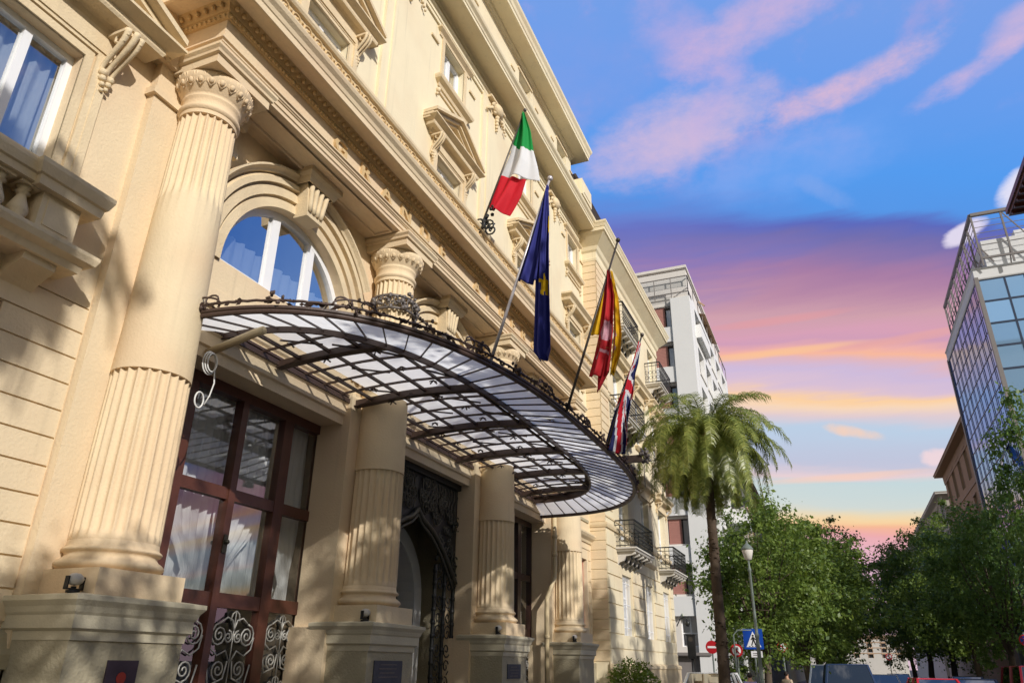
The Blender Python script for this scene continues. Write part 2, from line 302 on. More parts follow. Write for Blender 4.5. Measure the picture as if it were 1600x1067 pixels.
class MB:
    def __init__(s, F=ID): s.v = []; s.f = []; s.mi = []; s.F = F; s.m = 0; s.sm = []; s.smooth = False
    def P(s, p): s.v.append(s.F(*p)); return len(s.v) - 1
    def face(s, ids): s.f.append(tuple(ids)); s.mi.append(s.m); s.sm.append(s.smooth)
    def quad(s, *pts): s.face([s.P(p) for p in pts]); return s
    def box(s, d0, d1, u0, u1, z0, z1):
        i = [s.P((a, b, c)) for a in (d0, d1) for b in (u0, u1) for c in (z0, z1)]
        for q in ((0, 1, 3, 2), (4, 6, 7, 5), (0, 4, 5, 1), (2, 3, 7, 6), (0, 2, 6, 4), (1, 5, 7, 3)): s.face([i[k] for k in q])
        return s
    def bar(s, a, b, w, h=None):              # straight square bar between two points (local coordinates)
        h = h or w; a = Vector(a); b = Vector(b); t = (b - a).normalized()
        up = Vector((0, 0, 1)) if abs(t.z) < 0.95 else Vector((0, 1, 0))
        sd_ = t.cross(up).normalized(); up = sd_.cross(t)
        i = []
        for p in (a, b):
            for x, y in ((-1, -1), (1, -1), (1, 1), (-1, 1)): i.append(s.P(tuple(p + sd_ * x * w / 2 + up * y * h / 2)))
        for k in range(4): s.face((i[k], i[(k + 1) % 4], i[4 + (k + 1) % 4], i[4 + k]))
        s.face(i[3::-1]); s.face(i[4:8]); return s
    def tube(s, pts, r, seg=6, r2=None, caps=True, closed=False):
        pts = [Vector(p) for p in pts]; n = len(pts); rings = []
        r2 = r if r2 is None else r2; sm = s.smooth; s.smooth = True; prev = None
        for k, p in enumerate(pts):
            if closed: t = (pts[(k + 1) % n] - pts[k - 1])
            else: t = pts[min(k + 1, n - 1)] - pts[max(k - 1, 0)]
            if t.length < 1e-9: t = Vector((0, 0, 1))
            t.normalize()
            if prev is None:
                a = Vector((0, 0, 1)) if abs(t.z) < 0.9 else Vector((1, 0, 0))
                sd_ = t.cross(a).normalized()
            else:
                sd_ = prev - t * prev.dot(t)
                if sd_.length < 1e-6: sd_ = t.cross(Vector((0, 0, 1)))
                sd_.normalize()
            prev = sd_; up = sd_.cross(t)
            rr = (r[k] if isinstance(r, (list, tuple)) else r + (r2 - r) * k / max(1, n - 1))
            rings.append([s.P(tuple(p + sd_ * math.cos(2 * PI * j / seg) * rr + up * math.sin(2 * PI * j / seg) * rr)) for j in range(seg)])
        for k in range(n if closed else n - 1):
            A, B = rings[k], rings[(k + 1) % n]
            for j in range(seg): s.face((A[j], A[(j + 1) % seg], B[(j + 1) % seg], B[j]))
        if caps and not closed: s.face(rings[0][::-1]); s.face(rings[-1])
        s.smooth = sm; return s
    def lathe(s, d, u, prof, seg=24, flute=None, a0=0.0, a1=2 * PI, cap=True):
        """prof: (r, z) upwards; flute: (n, depth) on rings flagged by a third value"""
        full = abs(a1 - a0 - 2 * PI) < 1e-6; n = seg if full else seg + 1; rings = []
        sm = s.smooth; s.smooth = True
        for q in prof:
            ring = []
            for j in range(n):
                a = a0 + (a1 - a0) * j / seg; r = q[0]
                if flute and len(q) > 2 and q[2]:
                    ph = (a * flute[0] / (2 * PI)) % 1.0
                    k = max(0.0, 1 - ((ph - 0.5) / 0.40) ** 2)
                    r -= flute[1] * math.sqrt(k) * q[2]
                ring.append(s.P((d + r * math.cos(a), u + r * math.sin(a), q[1])))
            rings.append(ring)
        for A, B in zip(rings, rings[1:]):
            for j in range(n if full else n - 1):
                s.face((A[j], A[(j + 1) % n], B[(j + 1) % n], B[j]))
        if cap: s.face(rings[0][::-1]); s.face(rings[-1])
        s.smooth = sm; return s
    def ball(s, c, r, seg=8, sq=(1, 1, 1)):
        sm = s.smooth; s.smooth = True; rings = []
        K = max(3, seg // 2)
        top = s.P((c[0], c[1], c[2] + r * sq[2])); bot = s.P((c[0], c[1], c[2] - r * sq[2]))
        for k in range(1, K):
            th = PI * k / K
            rings.append([s.P((c[0] + r * sq[0] * math.sin(th) * math.cos(2 * PI * j / seg), c[1] + r * sq[1] * math.sin(th) * math.sin(2 * PI * j / seg), c[2] + r * sq[2] * math.cos(th))) for j in range(seg)])
        for j in range(seg):
            s.face((top, rings[0][j], rings[0][(j + 1) % seg])); s.face((bot, rings[-1][(j + 1) % seg], rings[-1][j]))
        for A, B in zip(rings, rings[1:]):
            for j in range(seg): s.face((A[j], B[j], B[(j + 1) % seg], A[(j + 1) % seg]))
        s.smooth = sm; return s
    def prism(s, poly, d0, d1):                 # polygon in (u,z), extruded along d
        a = [s.P((d0, p[0], p[1])) for p in poly]; b = [s.P((d1, p[0], p[1])) for p in poly]; n = len(poly)
        s.face(a[::-1]); s.face(b)
        for k in range(n): s.face((a[k], a[(k + 1) % n], b[(k + 1) % n], b[k]))
        return s
    def prismu(s, poly, u0, u1):                # polygon in (d,z), extruded along u
        a = [s.P((p[0], u0, p[1])) for p in poly]; b = [s.P((p[0], u1, p[1])) for p in poly]; n = len(poly)
        s.face(a); s.face(b[::-1])
        for k in range(n): s.face((a[k], b[k], b[(k + 1) % n], a[(k + 1) % n]))
        return s
    def sweep(s, path, prof, closed=False):     # path (d,u); prof (out, z) bottom to top
        n = len(path); rows = []
        for k in range(n):
            def nr(a, b):
                t = Vector((b[0] - a[0], b[1] - a[1])).normalized(); return Vector((t.y, -t.x))
            if closed: n1 = nr(path[k - 1], path[k]); n2 = nr(path[k], path[(k + 1) % n])
            else:
                n1 = nr(path[max(0, k - 1)], path[max(1, k)]) if k > 0 else nr(path[0], path[1])
                n2 = nr(path[k], path[k + 1]) if k < n - 1 else n1
            o = (n1 + n2) / max(0.2, 1 + n1.dot(n2))
            rows.append([s.P((path[k][0] + o.x * q[0], path[k][1] + o.y * q[0], q[1])) for q in prof])
        m_ = len(prof)
        for k in range(n if closed else n - 1):
            A, B = rows[k], rows[(k + 1) % n]
            for j in range(m_ - 1): s.face((A[j], B[j], B[j + 1], A[j + 1]))
        if not closed: s.face(rows[0]); s.face(rows[-1][::-1])
        return s
    def ribbon(s, pts, prof):                   # pts (u,z) in the wall plane; prof (offset across, d)
        n = len(pts); rows = []
        for k in range(n):
            a = pts[max(0, k - 1)]; b = pts[min(n - 1, k + 1)]
            t = Vector((b[0] - a[0], b[1] - a[1])).normalized(); nn = Vector((t.y, -t.x))
            rows.append([s.P((q[1], pts[k][0] + nn.x * q[0], pts[k][1] + nn.y * q[0])) for q in prof])
        for A, B in zip(rows, rows[1:]):
            for j in range(len(prof) - 1): s.face((A[j], B[j], B[j + 1], A[j + 1]))
        return s
    def wall(s, d, u0, u1, z0, z1, holes=(), depth=0.3):
        us = sorted({u0, u1} | {h[0] for h in holes} | {h[1] for h in holes}); zs = sorted({z0, z1} | {h[2] for h in holes} | {h[3] for h in holes})
        us = [x for x in us if u0 <= x <= u1]; zs = [x for x in zs if z0 <= x <= z1]
        for a, b in zip(us, us[1:]):
            for c, e in zip(zs, zs[1:]):
                mu, mz = (a + b) / 2, (c + e) / 2
                if any(h[0] < mu < h[1] and h[2] < mz < h[3] for h in holes): continue
                s.quad((d, a, c), (d, b, c), (d, b, e), (d, a, e))
        for h in holes:
            k = depth if len(h) < 5 else h[4]
            a, b, c, e = h[:4]
            s.quad((d, a, c), (d, a, e), (d - k, a, e), (d - k, a, c)); s.quad((d, b, c), (d - k, b, c), (d - k, b, e), (d, b, e))
            s.quad((d, a, e), (d, b, e), (d - k, b, e), (d - k, a, e)); s.quad((d, a, c), (d - k, a, c), (d - k, b, c), (d, b, c))
        return s
    def courses(s, d, u0, u1, z0, z1, pitch, gap=0.018, proud=0.02, holes=(), vj=0.0):
        z = z0; row = 0
        while z < z1 - 0.05:
            t = min(z + pitch - gap, z1); iv = [(u0, u1)]
            for h in holes:
                if h[2] < (z + t) / 2 < h[3]:
                    nv = []
                    for a, b in iv:
                        if h[1] <= a or h[0] >= b: nv.append((a, b)); continue
                        if a < h[0]: nv.append((a, h[0]))
                        if h[1] < b: nv.append((h[1], b))
                    iv = nv
            for a, b in iv:
                cuts = [a, b]
                if vj > 0:
                    x = u0 + (0.5 * vj if row % 2 else 0.0)
                    while x < b:
                        if x > a + 0.1 and x < b - 0.1: cuts.append(x)
                        x += vj
                cuts.sort()
                for p, q in zip(cuts, cuts[1:]):
                    g = gap * 0.25 if vj > 0 else 0
                    s.box(d - 0.01, d + proud, p + (g if p > a else 0), q - (g if q < b else 0), z, t)
            z += pitch; row += 1
        return s
    def build(s, name, mats, parent=None, label=None, recalc=True, kind=None, loc=None):
        me = bpy.data.meshes.new(name); me.from_pydata(s.v, [], s.f)
        if not isinstance(mats, (list, tuple)): mats = [mats]
        for m in mats: me.materials.append(M[m] if isinstance(m, str) else m)
        me.polygons.foreach_set('material_index', s.mi); me.polygons.foreach_set('use_smooth', s.sm)
        if recalc:
            b = bmesh.new(); b.from_mesh(me); bmesh.ops.recalc_face_normals(b, faces=b.faces); b.to_mesh(me); b.free()
        me.validate(); me.update()
        o = bpy.data.objects.new(name, me); COL.objects.link(o)
        if parent is not None:
            o.parent = parent
            if parent.name in WORLD: o.location = -parent.location
        if label: o['label'] = label
        if kind: o['kind'] = kind
        if loc: o.location = loc
        return o

# ------------------------------------------------------------------ ground
def ground_sheet(name, x0, x1, y0, y1, z, mat, kind='structure'):
    b = MB(); b.quad((x0, y0, z), (x1, y0, z), (x1, y1, z), (x0, y1, z)); return b.build(name, mat, kind=kind)
ground_sheet('ground', -900, 900, -300, 2400, -0.16, 'road')
b = MB(); b.box(-12.0, -2.35, -40, 28.9, -0.3, 0.0); b.build('pavement', 'pave', kind='structure')
b = MB(); b.box(-12.0, -2.35, 42.5, 240, -0.3, 0.0); b.build('pavement', 'pave', kind='structure')
b = MB(); b.box(6.6, 15.0, -60, 240, -0.3, 0.0); b.build('pavement', 'pave', kind='structure')
b = MB(); b.box(-2.35, -2.15, -40, 28.9, -0.3, 0.004); b.box(-2.35, -2.15, 42.5, 240, -0.3, 0.004); b.box(6.4, 6.6, -60, 240, -0.3, 0.004); b.build('kerb', 'kerb', kind='structure')
b = MB()
for k in range(60): b.quad((2.05, -20 + k * 4, -0.155), (2.2, -20 + k * 4, -0.155), (2.2, -18 + k * 4, -0.155), (2.05, -18 + k * 4, -0.155))
for k in range(9): x = -1.8 + k * 0.95; b.quad((x, 30.5, -0.155), (x + 0.5, 30.5, -0.155), (x + 0.5, 34, -0.155), (x, 34, -0.155))
b.build('road_marking', 'line', kind='structure')

# ------------------------------------------------------------------ windows
def curtain_mb(b, d, u0, u1, z0, z1, folds=9, amp=0.03, gather=None):
    n = max(16, folds * 6); m_ = 10; rows = []
    for j in range(m_ + 1):
        z = z0 + (z1 - z0) * j / m_; row = []
        for i in range(n + 1):
            t = i / n; u = u0 + (u1 - u0) * t
            if gather:                          # tied back to one side at a given height
                side, zt = gather
                w = math.exp(-((z - zt) / 0.42) ** 2) if z > zt else 1 - 0.25 * min(1, (zt - z) / 0.3)
                uc = u0 + 0.16 * (u1 - u0) if side < 0 else u1 - 0.16 * (u1 - u0)
                u = u + (uc - u) * 0.72 * w
            row.append(b.P((d + amp * math.sin(t * folds * 2 * PI + 0.4 * math.sin(j * 0.5)) + 0.01 * math.sin(i * 1.7), u, z)))
        rows.append(row)
    b.smooth = True
    for A, B in zip(rows, rows[1:]):
        for i in range(n): b.face((A[i], A[i + 1], B[i + 1], B[i]))
    b.smooth = False
def window(parent, F, d, u0, u1, z0, z1, fr=0.06, mull=(0.5,), trans=(), mat='white', glass='skyglass', curtain=True, room=0.9, name='window', mw=None, cz=0.6):
    """casement set with its face at depth d; returns the frame"""
    mw = mw or fr
    b = MB(F)
    b.box(d - 0.06, d + 0.01, u0, u0 + fr, z0, z1); b.box(d - 0.06, d + 0.01, u1 - fr, u1, z0, z1)
    b.box(d - 0.06, d + 0.01, u0 + fr, u1 - fr, z0, z0 + fr); b.box(d - 0.06, d + 0.01, u0 + fr, u1 - fr, z1 - fr, z1)
    for t in mull:
        c = u0 + (u1 - u0) * t; b.box(d - 0.055, d + 0.014, c - mw / 2, c + mw / 2, z0 + fr, z1 - fr)
    for t in trans:
        c = z0 + (z1 - z0) * t; b.box(d - 0.052, d + 0.006, u0 + fr, u1 - fr, c - fr * 0.4, c + fr * 0.4)
    o = b.build(name, mat, parent)
    g = MB(F); g.quad((d - 0.03, u0 + 0.01, z0 + 0.01), (d - 0.03, u1 - 0.01, z0 + 0.01), (d - 0.03, u1 - 0.01, z1 - 0.01), (d - 0.03, u0 + 0.01, z1 - 0.01)); g.build('glass', glass, o, recalc=False)
    if curtain:
        c = MB(F); w = u1 - u0
        curtain_mb(c, d - 0.16, u0 + 0.02, u0 + w * 0.49, z0, z1, 7, 0.025); curtain_mb(c, d - 0.16, u0 + w * 0.51, u1 - 0.02, z0, z1, 7, 0.025)
        c.build('curtain', 'curtain', o)
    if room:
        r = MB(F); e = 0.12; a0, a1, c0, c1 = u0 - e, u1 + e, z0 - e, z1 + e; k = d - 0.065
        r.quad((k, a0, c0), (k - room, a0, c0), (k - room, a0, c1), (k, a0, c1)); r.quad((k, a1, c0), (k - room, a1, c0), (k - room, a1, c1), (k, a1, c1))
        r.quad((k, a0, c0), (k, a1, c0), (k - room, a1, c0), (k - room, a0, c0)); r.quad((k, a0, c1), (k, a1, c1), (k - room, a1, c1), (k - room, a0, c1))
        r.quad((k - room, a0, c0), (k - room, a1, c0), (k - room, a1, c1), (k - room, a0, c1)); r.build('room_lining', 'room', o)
    return o
def pediment(parent, F, d, u0, u1, z, h, out=0.32, tri=True, brackets=True, mat='stone', bu=0.16, bh=0.55):
    b = MB(F)
    pr = [(0, z - 0.10), (0.04, z - 0.10), (0.06, z - 0.05), (0.10, z - 0.03), (out * 0.62, z - 0.03), (out * 0.66, z), (out * 0.66, z + 0.05), (out, z + 0.10), (out, z + 0.13), (0, z + 0.13)]
    if not tri:
        pr = [(0, z - 0.16), (0.05, z - 0.16), (0.07, z - 0.08), (0.12, z - 0.05), (out * 0.7, z - 0.03), (out * 0.75, z + 0.05), (out, z + 0.12), (out, z + 0.17), (0, z + 0.2)]
    b.sweep([(d, u0), (d + 0.001, u0), (d + 0.001, u1), (d, u1)], pr)
    b.box(d - 0.02, d + 0.05, u0 + 0.08, u1 - 0.08, z - 0.32, z - 0.10)
    if tri:
        c = (u0 + u1) / 2; a = u0 - out * 0.95; e = u1 + out * 0.95
        for w0, w1, zz in ((a, c, 1), (e, c, 1)):
            for th, oo, zo in ((0.07, out, 0.075), (0.06, out * 0.72, 0.0), (0.05, out * 0.5, -0.055)):
                z_a = z + 0.13 + zo - 0.02; z_b = z + 0.13 + h + zo
                poly = [(w0, z_a), (w1, z_b), (w1, z_b + th), (w0, z_a + th)]
                b.prism(poly if w0 < w1 else poly[::-1], d - 0.02, d + oo)
        b.prism([(a + 0.2, z + 0.12), (e - 0.2, z + 0.12), (c, z + 0.1 + h)], d - 0.02, d + 0.035)
        for k in range(11):                      # carved foliage in the tympanum
            t = (k - 5) / 5.0; b.ball((d + 0.04, c + t * (u1 - u0) * 0.30, z + 0.2 + (1 - abs(t)) * h * 0.35), 0.055, 6)
    o = b.build('pediment', mat, parent)
    if brackets:
        for s_ in (0, 1):
            k = MB(F); uc = u0 + bu * 0.55 if s_ == 0 else u1 - bu * 0.55
            cons(k, d, uc, bu, z - 0.10, bh, out * 0.75); k.build('console_bracket', mat, o)
    return o
def cons(k, d, uc, w, z, h, out):
    """scrolled console: three ribs curling down to a carved leaf"""
    for i, x in enumerate((-0.36, 0, 0.36)):
        pts = []
        for j in range(15):
            t = j / 14; pts.append((d + out * (1 - t) ** 1.3 * (0.9 if i != 1 else 1.0) + 0.03 + 0.035 * math.sin(t * PI * 2), uc + x * w * (1 - 0.25 * t), z - t * h))
        k.tube(pts, w * 0.16, 6, w * 0.10)
    for s_ in (-1, 1):
        k.tube([(d + out * 0.75 + out * 0.28 * math.cos(a * 0.9), uc + s_ * w * 0.36, z - h * 0.16 + h * 0.13 * math.sin(a * 0.9)) for a in range(0, 7)], w * 0.07, 5)
    for j in range(7):
        t = j / 6; k.ball((d + 0.055, uc + (0.22 * w if j % 2 else -0.22 * w) * (1 - t * 0.6), z - h * (0.86 + 0.38 * t)), w * (0.22 - 0.11 * t), 6)
    k.box(d - 0.01, d + out * 0.95, uc - w * 0.5, uc + w * 0.5, z - 0.035, z)

# ------------------------------------------------------------------ the hotel
XW = -5.8                                           # plane of the main wall
HY = [4.54, 8.42, 12.38, 16.42]                     # column axes
BAY = [(a + b) / 2 for a, b in zip(HY, HY[1:])]     # bay centres
hotel = wthing('hotel_building', 'cream stuccoed classical hotel front with fluted giant columns and arched lunette windows', 'hotel', (-5.8, 10.0, 0))
TOPZ = 7.58
# left wing wall with its window, lower rustication
LW = (1.60, 3.28, 5.66, 6.90)
lowred = (1.3, 3.26, 2.6, 4.30)
b = MB(); b.wall(XW, -3.0, 4.3, 0.0, 8.3, [LW + (0.16,), lowred + (0.14,)]); b.build('wall', 'plaster', hotel)
b = MB(); b.courses(XW, -3.0, 3.97, 1.95, 4.68, 0.2365, 0.016, 0.022, [lowred], 2.9)
for k in range(6):                                  # wedge shaped arch stones beside the low window
    pass
b.build('rusticated_wall', 'plaster', hotel)
b = MB(); b.box(XW - 0.01, XW + 0.10, -3.0, 4.02, 0, 1.62); b.sweep([(XW, -3.0), (XW, 4.02)], [(0.0, 1.62), (0.13, 1.62), (0.13, 1.72), (0.10, 1.76), (0.06, 1.86), (0.0, 1.9)]); b.build('base_course', 'pedestal', hotel)
b = MB(); b.box(XW - 0.01, XW + 0.10, 3.99, 5.12, 0, 7.60); b.box(XW, XW + 0.14, 3.95, 5.16, 7.0, 7.08); b.sweep([(XW, 3.93), (XW + 0.1, 3.93), (XW + 0.1, 5.2)], [(0, 7.42), (0.06, 7.42), (0.08, 7.5), (0.12, 7.56), (0.12, 7.6), (0, 7.6)])
b.build('pilaster', 'plaster', hotel)
w_ = window(hotel, ID, XW - 0.14, *LW, fr=0.06, mull=(0.26, 0.74), mat='white', glass='glass', mw=0.075)
b = MB()                                            # moulded window architrave
for o_, dd in ((0.0, 0.02), (0.10, 0.035), (0.17, 0.043)):
    b.box(XW - 0.01, XW + dd, LW[1] + o_, LW[1] + o_ + 0.08, LW[2], LW[3] + o_)
    b.box(XW - 0.01, XW + dd, LW[0] - o_ - 0.08, LW[0] - o_, LW[2], LW[3] + o_)
    b.box(XW - 0.01, XW + dd, LW[0] - o_ - 0.08, LW[1] + o_ + 0.08, LW[3] + o_, LW[3] + o_ + 0.085)
b.build('window_surround', 'stone', w_)
pediment(w_, ID, XW, LW[0] - 0.42, LW[1] + 0.34, 7.36, 0.62, 0.40, True, True, 'stone', 0.21, 0.50)
# balustraded balcony front below the left window
bal = MB()
bal.sweep([(XW, 1.1), (XW + 0.25, 1.1), (XW + 0.25, 3.52), (XW, 3.52)], [(0, 5.24), (0.04, 5.24), (0.05, 5.30), (0.07, 5.31), (0.09, 5.38), (0.09, 5.41), (0.0, 5.43)])
bal.box(XW, XW + 0.25, 1.1, 3.52, 5.24, 5.425)
bal.sweep([(XW, 3.10), (XW + 0.30, 3.10), (XW + 0.30, 3.60), (XW, 3.60)], [(0, 5.22), (0.04, 5.22), (0.05, 5.30), (0.07, 5.31), (0.10, 5.39), (0.10, 5.43), (0.0, 5.445)])
bal.box(XW, XW + 0.30, 3.10, 3.60, 5.22, 5.44)
bal.box(XW, XW + 0.27, 3.16, 3.50, 4.86, 5.24)
bal.box(XW, XW + 0.278, 3.21, 3.45, 4.93, 5.17)
bal.sweep([(XW, 0.9), (XW + 0.30, 0.9), (XW + 0.30, 3.60), (XW, 3.60)], [(0, 4.66), (0.0, 4.66), (0.02, 4.72), (0.08, 4.75), (0.10, 4.80), (0.10, 4.83), (0.05, 4.86), (0.0, 4.86)])
bal.box(XW, XW + 0.30, 0.9, 3.60, 4.66, 4.855)
bo = bal.build('balustrade', 'stone', hotel)
def baluster(b, d, u, z0, z1, r=0.07):
    h = z1 - z0
    b.box(d - r, d + r, u - r, u + r, z0, z0 + 0.08 * h)
    b.lathe(d, u, [(r * .55, z0 + .08 * h), (r * .9, z0 + .12 * h), (r * .6, z0 + .18 * h), (r * 1.0, z0 + .32 * h), (r * .95, z0 + .42 * h), (r * .5, z0 + .66 * h), (r * .42, z0 + .74 * h), (r * .75, z0 + .78 * h), (r * .45, z0 + .82 * h), (r * .8, z0 + .92 * h)], 12)
    b.box(d - r, d + r, u - r, u + r, z0 + 0.92 * h, z1)
for k in range(8):
    q = MB(); baluster(q, XW + 0.17, 3.055 - k * 0.205, 4.855, 5.24, 0.082); q.build('baluster', 'stone', bo)
for u in (1.3, 3.3):                               # corbels carrying the balcony
    q = MB(); q.prismu([(XW, 4.66), (XW + 0.26, 4.66), (XW + 0.25, 4.60), (XW + 0.10, 4.52), (XW, 4.44)], u - 0.14, u + 0.14); q.build('corbel', 'stone', bo)
rw = window(hotel, ID, XW - 0.12, *lowred, fr=0.09, mull=(0.5,), mat='redpaint', glass='glass')

# portico back wall: arched lunettes above, doors below
XB = -5.86
DOORZ = 4.65
def lunette(c, zc, r):
    """wall piece with a half-round opening between z=5.06 and the soffit"""
    b = MB(); u0, u1 = c - 1.98, c + 1.98
    n = 28; pts = [(c + r * math.cos(PI * k / n), zc + r * math.sin(PI * k / n)) for k in range(n + 1)]
    b.quad((XW, u0, 5.0), (XW, u1, 5.0), (XW, u1, zc), (XW, u0, zc))
    for (a, z), (a2, z2) in zip(pts, pts[1:]):
        b.quad((XW, a, z), (XW, a2, z2), (XW, a2, TOPZ + 0.1), (XW, a, TOPZ + 0.1))
        b.quad((XW, a, z), (XW, a2, z2), (XW - 0.3, a2, z2), (XW - 0.3, a, z))
    b.quad((XW, u0, zc), (XW, c - r, zc), (XW, c - r, TOPZ + 0.1), (XW, u0, TOPZ + 0.1)); b.quad((XW, c + r, zc), (XW, u1, zc), (XW, u1, TOPZ + 0.1), (XW, c + r, TOPZ + 0.1))
    b.quad((XW, c - r, zc), (XW, c + r, zc), (XW - 0.3, c + r, zc), (XW - 0.3, c - r, zc))
    for z in (5.28, 5.52, 5.76):                    # incised joints of the spandrel wall
        b.m = 1
        for s_ in (-1, 1): b.box(XW - 0.01, XW + 0.003, min(c + s_ * 1.6, c + s_ * 1.98), max(c + s_ * 1.6, c + s_ * 1.98), z, z + 0.014)
    b.m = 0
    w = b.build('wall', ['plaster', 'joint'], hotel)
    rib = MB()
    for r0, r1, dd in ((r, r + 0.15, 0.035), (r + 0.15, r + 0.30, 0.06), (r + 0.30, r + 0.40, 0.10)):
        P_ = [(c - r0 * math.cos(PI * k / 48), zc + r0 * math.sin(PI * k / 48)) for k in range(49)]
        P_ = [(P_[0][0], zc - 0.5 if r0 > r else zc - 0.02)] + P_ + [(P_[-1][0], zc - 0.5 if r0 > r else zc - 0.02)]
        rib.ribbon(P_, [(0, XW - 0.02), (0, XW + dd), (-(r1 - r0) * 0.75, XW + dd), (-(r1 - r0) * 0.85, XW + dd - 0.03), (-(r1 - r0), XW + dd - 0.03), (-(r1 - r0), XW - 0.02)])
    # hood mould just below the soffit
    r0 = r + 0.43
    P_ = [(c - r0 * math.cos(PI * k / 48), zc + r0 * math.sin(PI * k / 48)) for k in range(8, 41)]
    rib.ribbon(P_, [(0, XW - 0.02), (0, XW + 0.09), (-0.03, XW + 0.11), (-0.06, XW + 0.16), (-0.085, XW + 0.16), (-0.085, XW - 0.02)])
    rib.build('arch_moulding', 'stone', w)
    # keystone console
    kq = MB()
    kq.prism([(c - 0.15, zc + r - 0.05), (c + 0.15, zc + r - 0.05), (c + 0.22, TOPZ - 0.15), (c - 0.22, TOPZ - 0.15)], XW, XW + 0.22)
    for x in (-0.15, -0.05, 0.05, 0.15): kq.tube([(XW + 0.22 + 0.03 * t, c + x * (0.75 + 0.3 * t), zc + r + 0.02 + t * (TOPZ - 0.2 - zc - r)) for t in (0, .25, .5, .75, 1)], 0.035, 6)
    kq.sweep([(XW, c - 0.25), (XW + 0.27, c - 0.25), (XW + 0.27, c + 0.25), (XW, c + 0.25)], [(0, TOPZ - 0.17), (0.02, TOPZ - 0.17), (0.05, TOPZ - 0.10), (0.09, TOPZ - 0.06), (0.09, TOPZ + 0.01), (0, TOPZ + 0.01)])
    kq.build('keystone', 'stone', w)
    # fan window
    f = MB(); d = XW - 0.13
    def arc(r0, z_, n_=32): return [(c + r0 * math.cos(PI * k / n_), z_ + r0 * math.sin(PI * k / n_)) for k in range(n_ + 1)]
    f.ribbon(arc(r, zc), [(0, d - 0.05), (0, d + 0.02), (-0.085, d + 0.02), (-0.085, d - 0.05), (0, d - 0.05)])
    f.box(d - 0.05, d + 0.022, c - r, c + r, zc - 0.005, zc + 0.085)
    for x in (-0.30, 0.42): f.box(d - 0.05, d + 0.018, c + x - 0.07, c + x + 0.07, zc + 0.085, zc + math.sqrt(r * r - x * x) - 0.05)
    fo = f.build('window', 'white', hotel)
    g = MB(); g.face([g.P((d - 0.02, p[0], p[1])) for p in arc(r - 0.03, zc + 0.01)]); g.build('glass', 'skyglass', fo, recalc=False)
    cu = MB(); curtain_mb(cu, d - 0.14, c - r, c + r, zc, zc + 0.55, 14, 0.03); cu.build('curtain', 'curtain', fo)
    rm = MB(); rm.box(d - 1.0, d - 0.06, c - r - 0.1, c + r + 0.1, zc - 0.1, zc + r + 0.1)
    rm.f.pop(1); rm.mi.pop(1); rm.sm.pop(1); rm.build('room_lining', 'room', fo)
for c in BAY: lunette(c + 0.03, 5.80, 1.22)

# door bays: pilasters, lintel mouldings, reveals
b = MB()
b.wall(XB, 4.4, 16.7, DOORZ, 5.06, []) 
for c in BAY:
    b.quad((XB, c - 1.64, 0), (XB, c - 1.64, DOORZ), (XB - 0.45, c - 1.64, DOORZ), (XB - 0.45, c - 1.64, 0)); b.quad((XB, c + 1.64, 0), (XB, c + 1.64, DOORZ), (XB - 0.45, c + 1.64, DOORZ), (XB - 0.45, c + 1.64, 0))
    b.quad((XB, c - 1.64, DOORZ), (XB, c + 1.64, DOORZ), (XB - 0.45, c + 1.64, DOORZ), (XB - 0.45, c - 1.64, DOORZ))
for h in HY:
    b.box(XB - 0.4, XW + 0.02, h - 0.34, h + 0.34, 0, 5.08)
    b.box(XB - 0.4, XB + 0.004, h - 0.36, h + 0.36, 0, 5.08)
b.build('wall', 'plaster', hotel)
for h in HY[1:]:
    b = MB(); b.box(XB - 0.35, XW + 0.10, h - 0.50, h + 0.50, 0, 5.07); b.box(XB - 0.35, XW + 0.135, h - 0.60, h + 0.60, 1.0, 2.08)
    b.build('pilaster', 'plaster', hotel)
for c in BAY:
    b = MB(); a, e = c - 1.47, c + 1.47; d0 = XB
    b.sweep([(d0, a), (d0, e)], [(0, DOORZ - 0.02), (0.05, DOORZ - 0.02), (0.05, DOORZ + 0.10), (0.085, DOORZ + 0.115), (0.085, DOORZ + 0.25), (0.11, DOORZ + 0.27), (0.11, DOORZ + 0.30), (0.02, DOORZ + 0.31)])
    z = DOORZ + 0.36; k = a + 0.02
    b.box(d0 - 0.01, d0 + 0.035, a, e, z - 0.03, z + 0.09)
    while k < e - 0.05: b.box(d0 + 0.03, d0 + 0.075, k, k + 0.036, z, z + 0.07); k += 0.062
    b.sweep([(d0, a), (d0, e)], [(0, z + 0.085), (0.06, z + 0.085), (0.09, z + 0.11), (0.10, z + 0.15), (0.14, z + 0.17), (0.14, z + 0.20), (0.0, z + 0.22)])
    b.box(d0 - 0.01, d0 + 0.08, a, e, z + 0.22, 5.42)
    b.build('lintel', 'plaster', hotel)
# wall band between lintel and lunette, behind canopy rail, is the lunette wall's lower strip

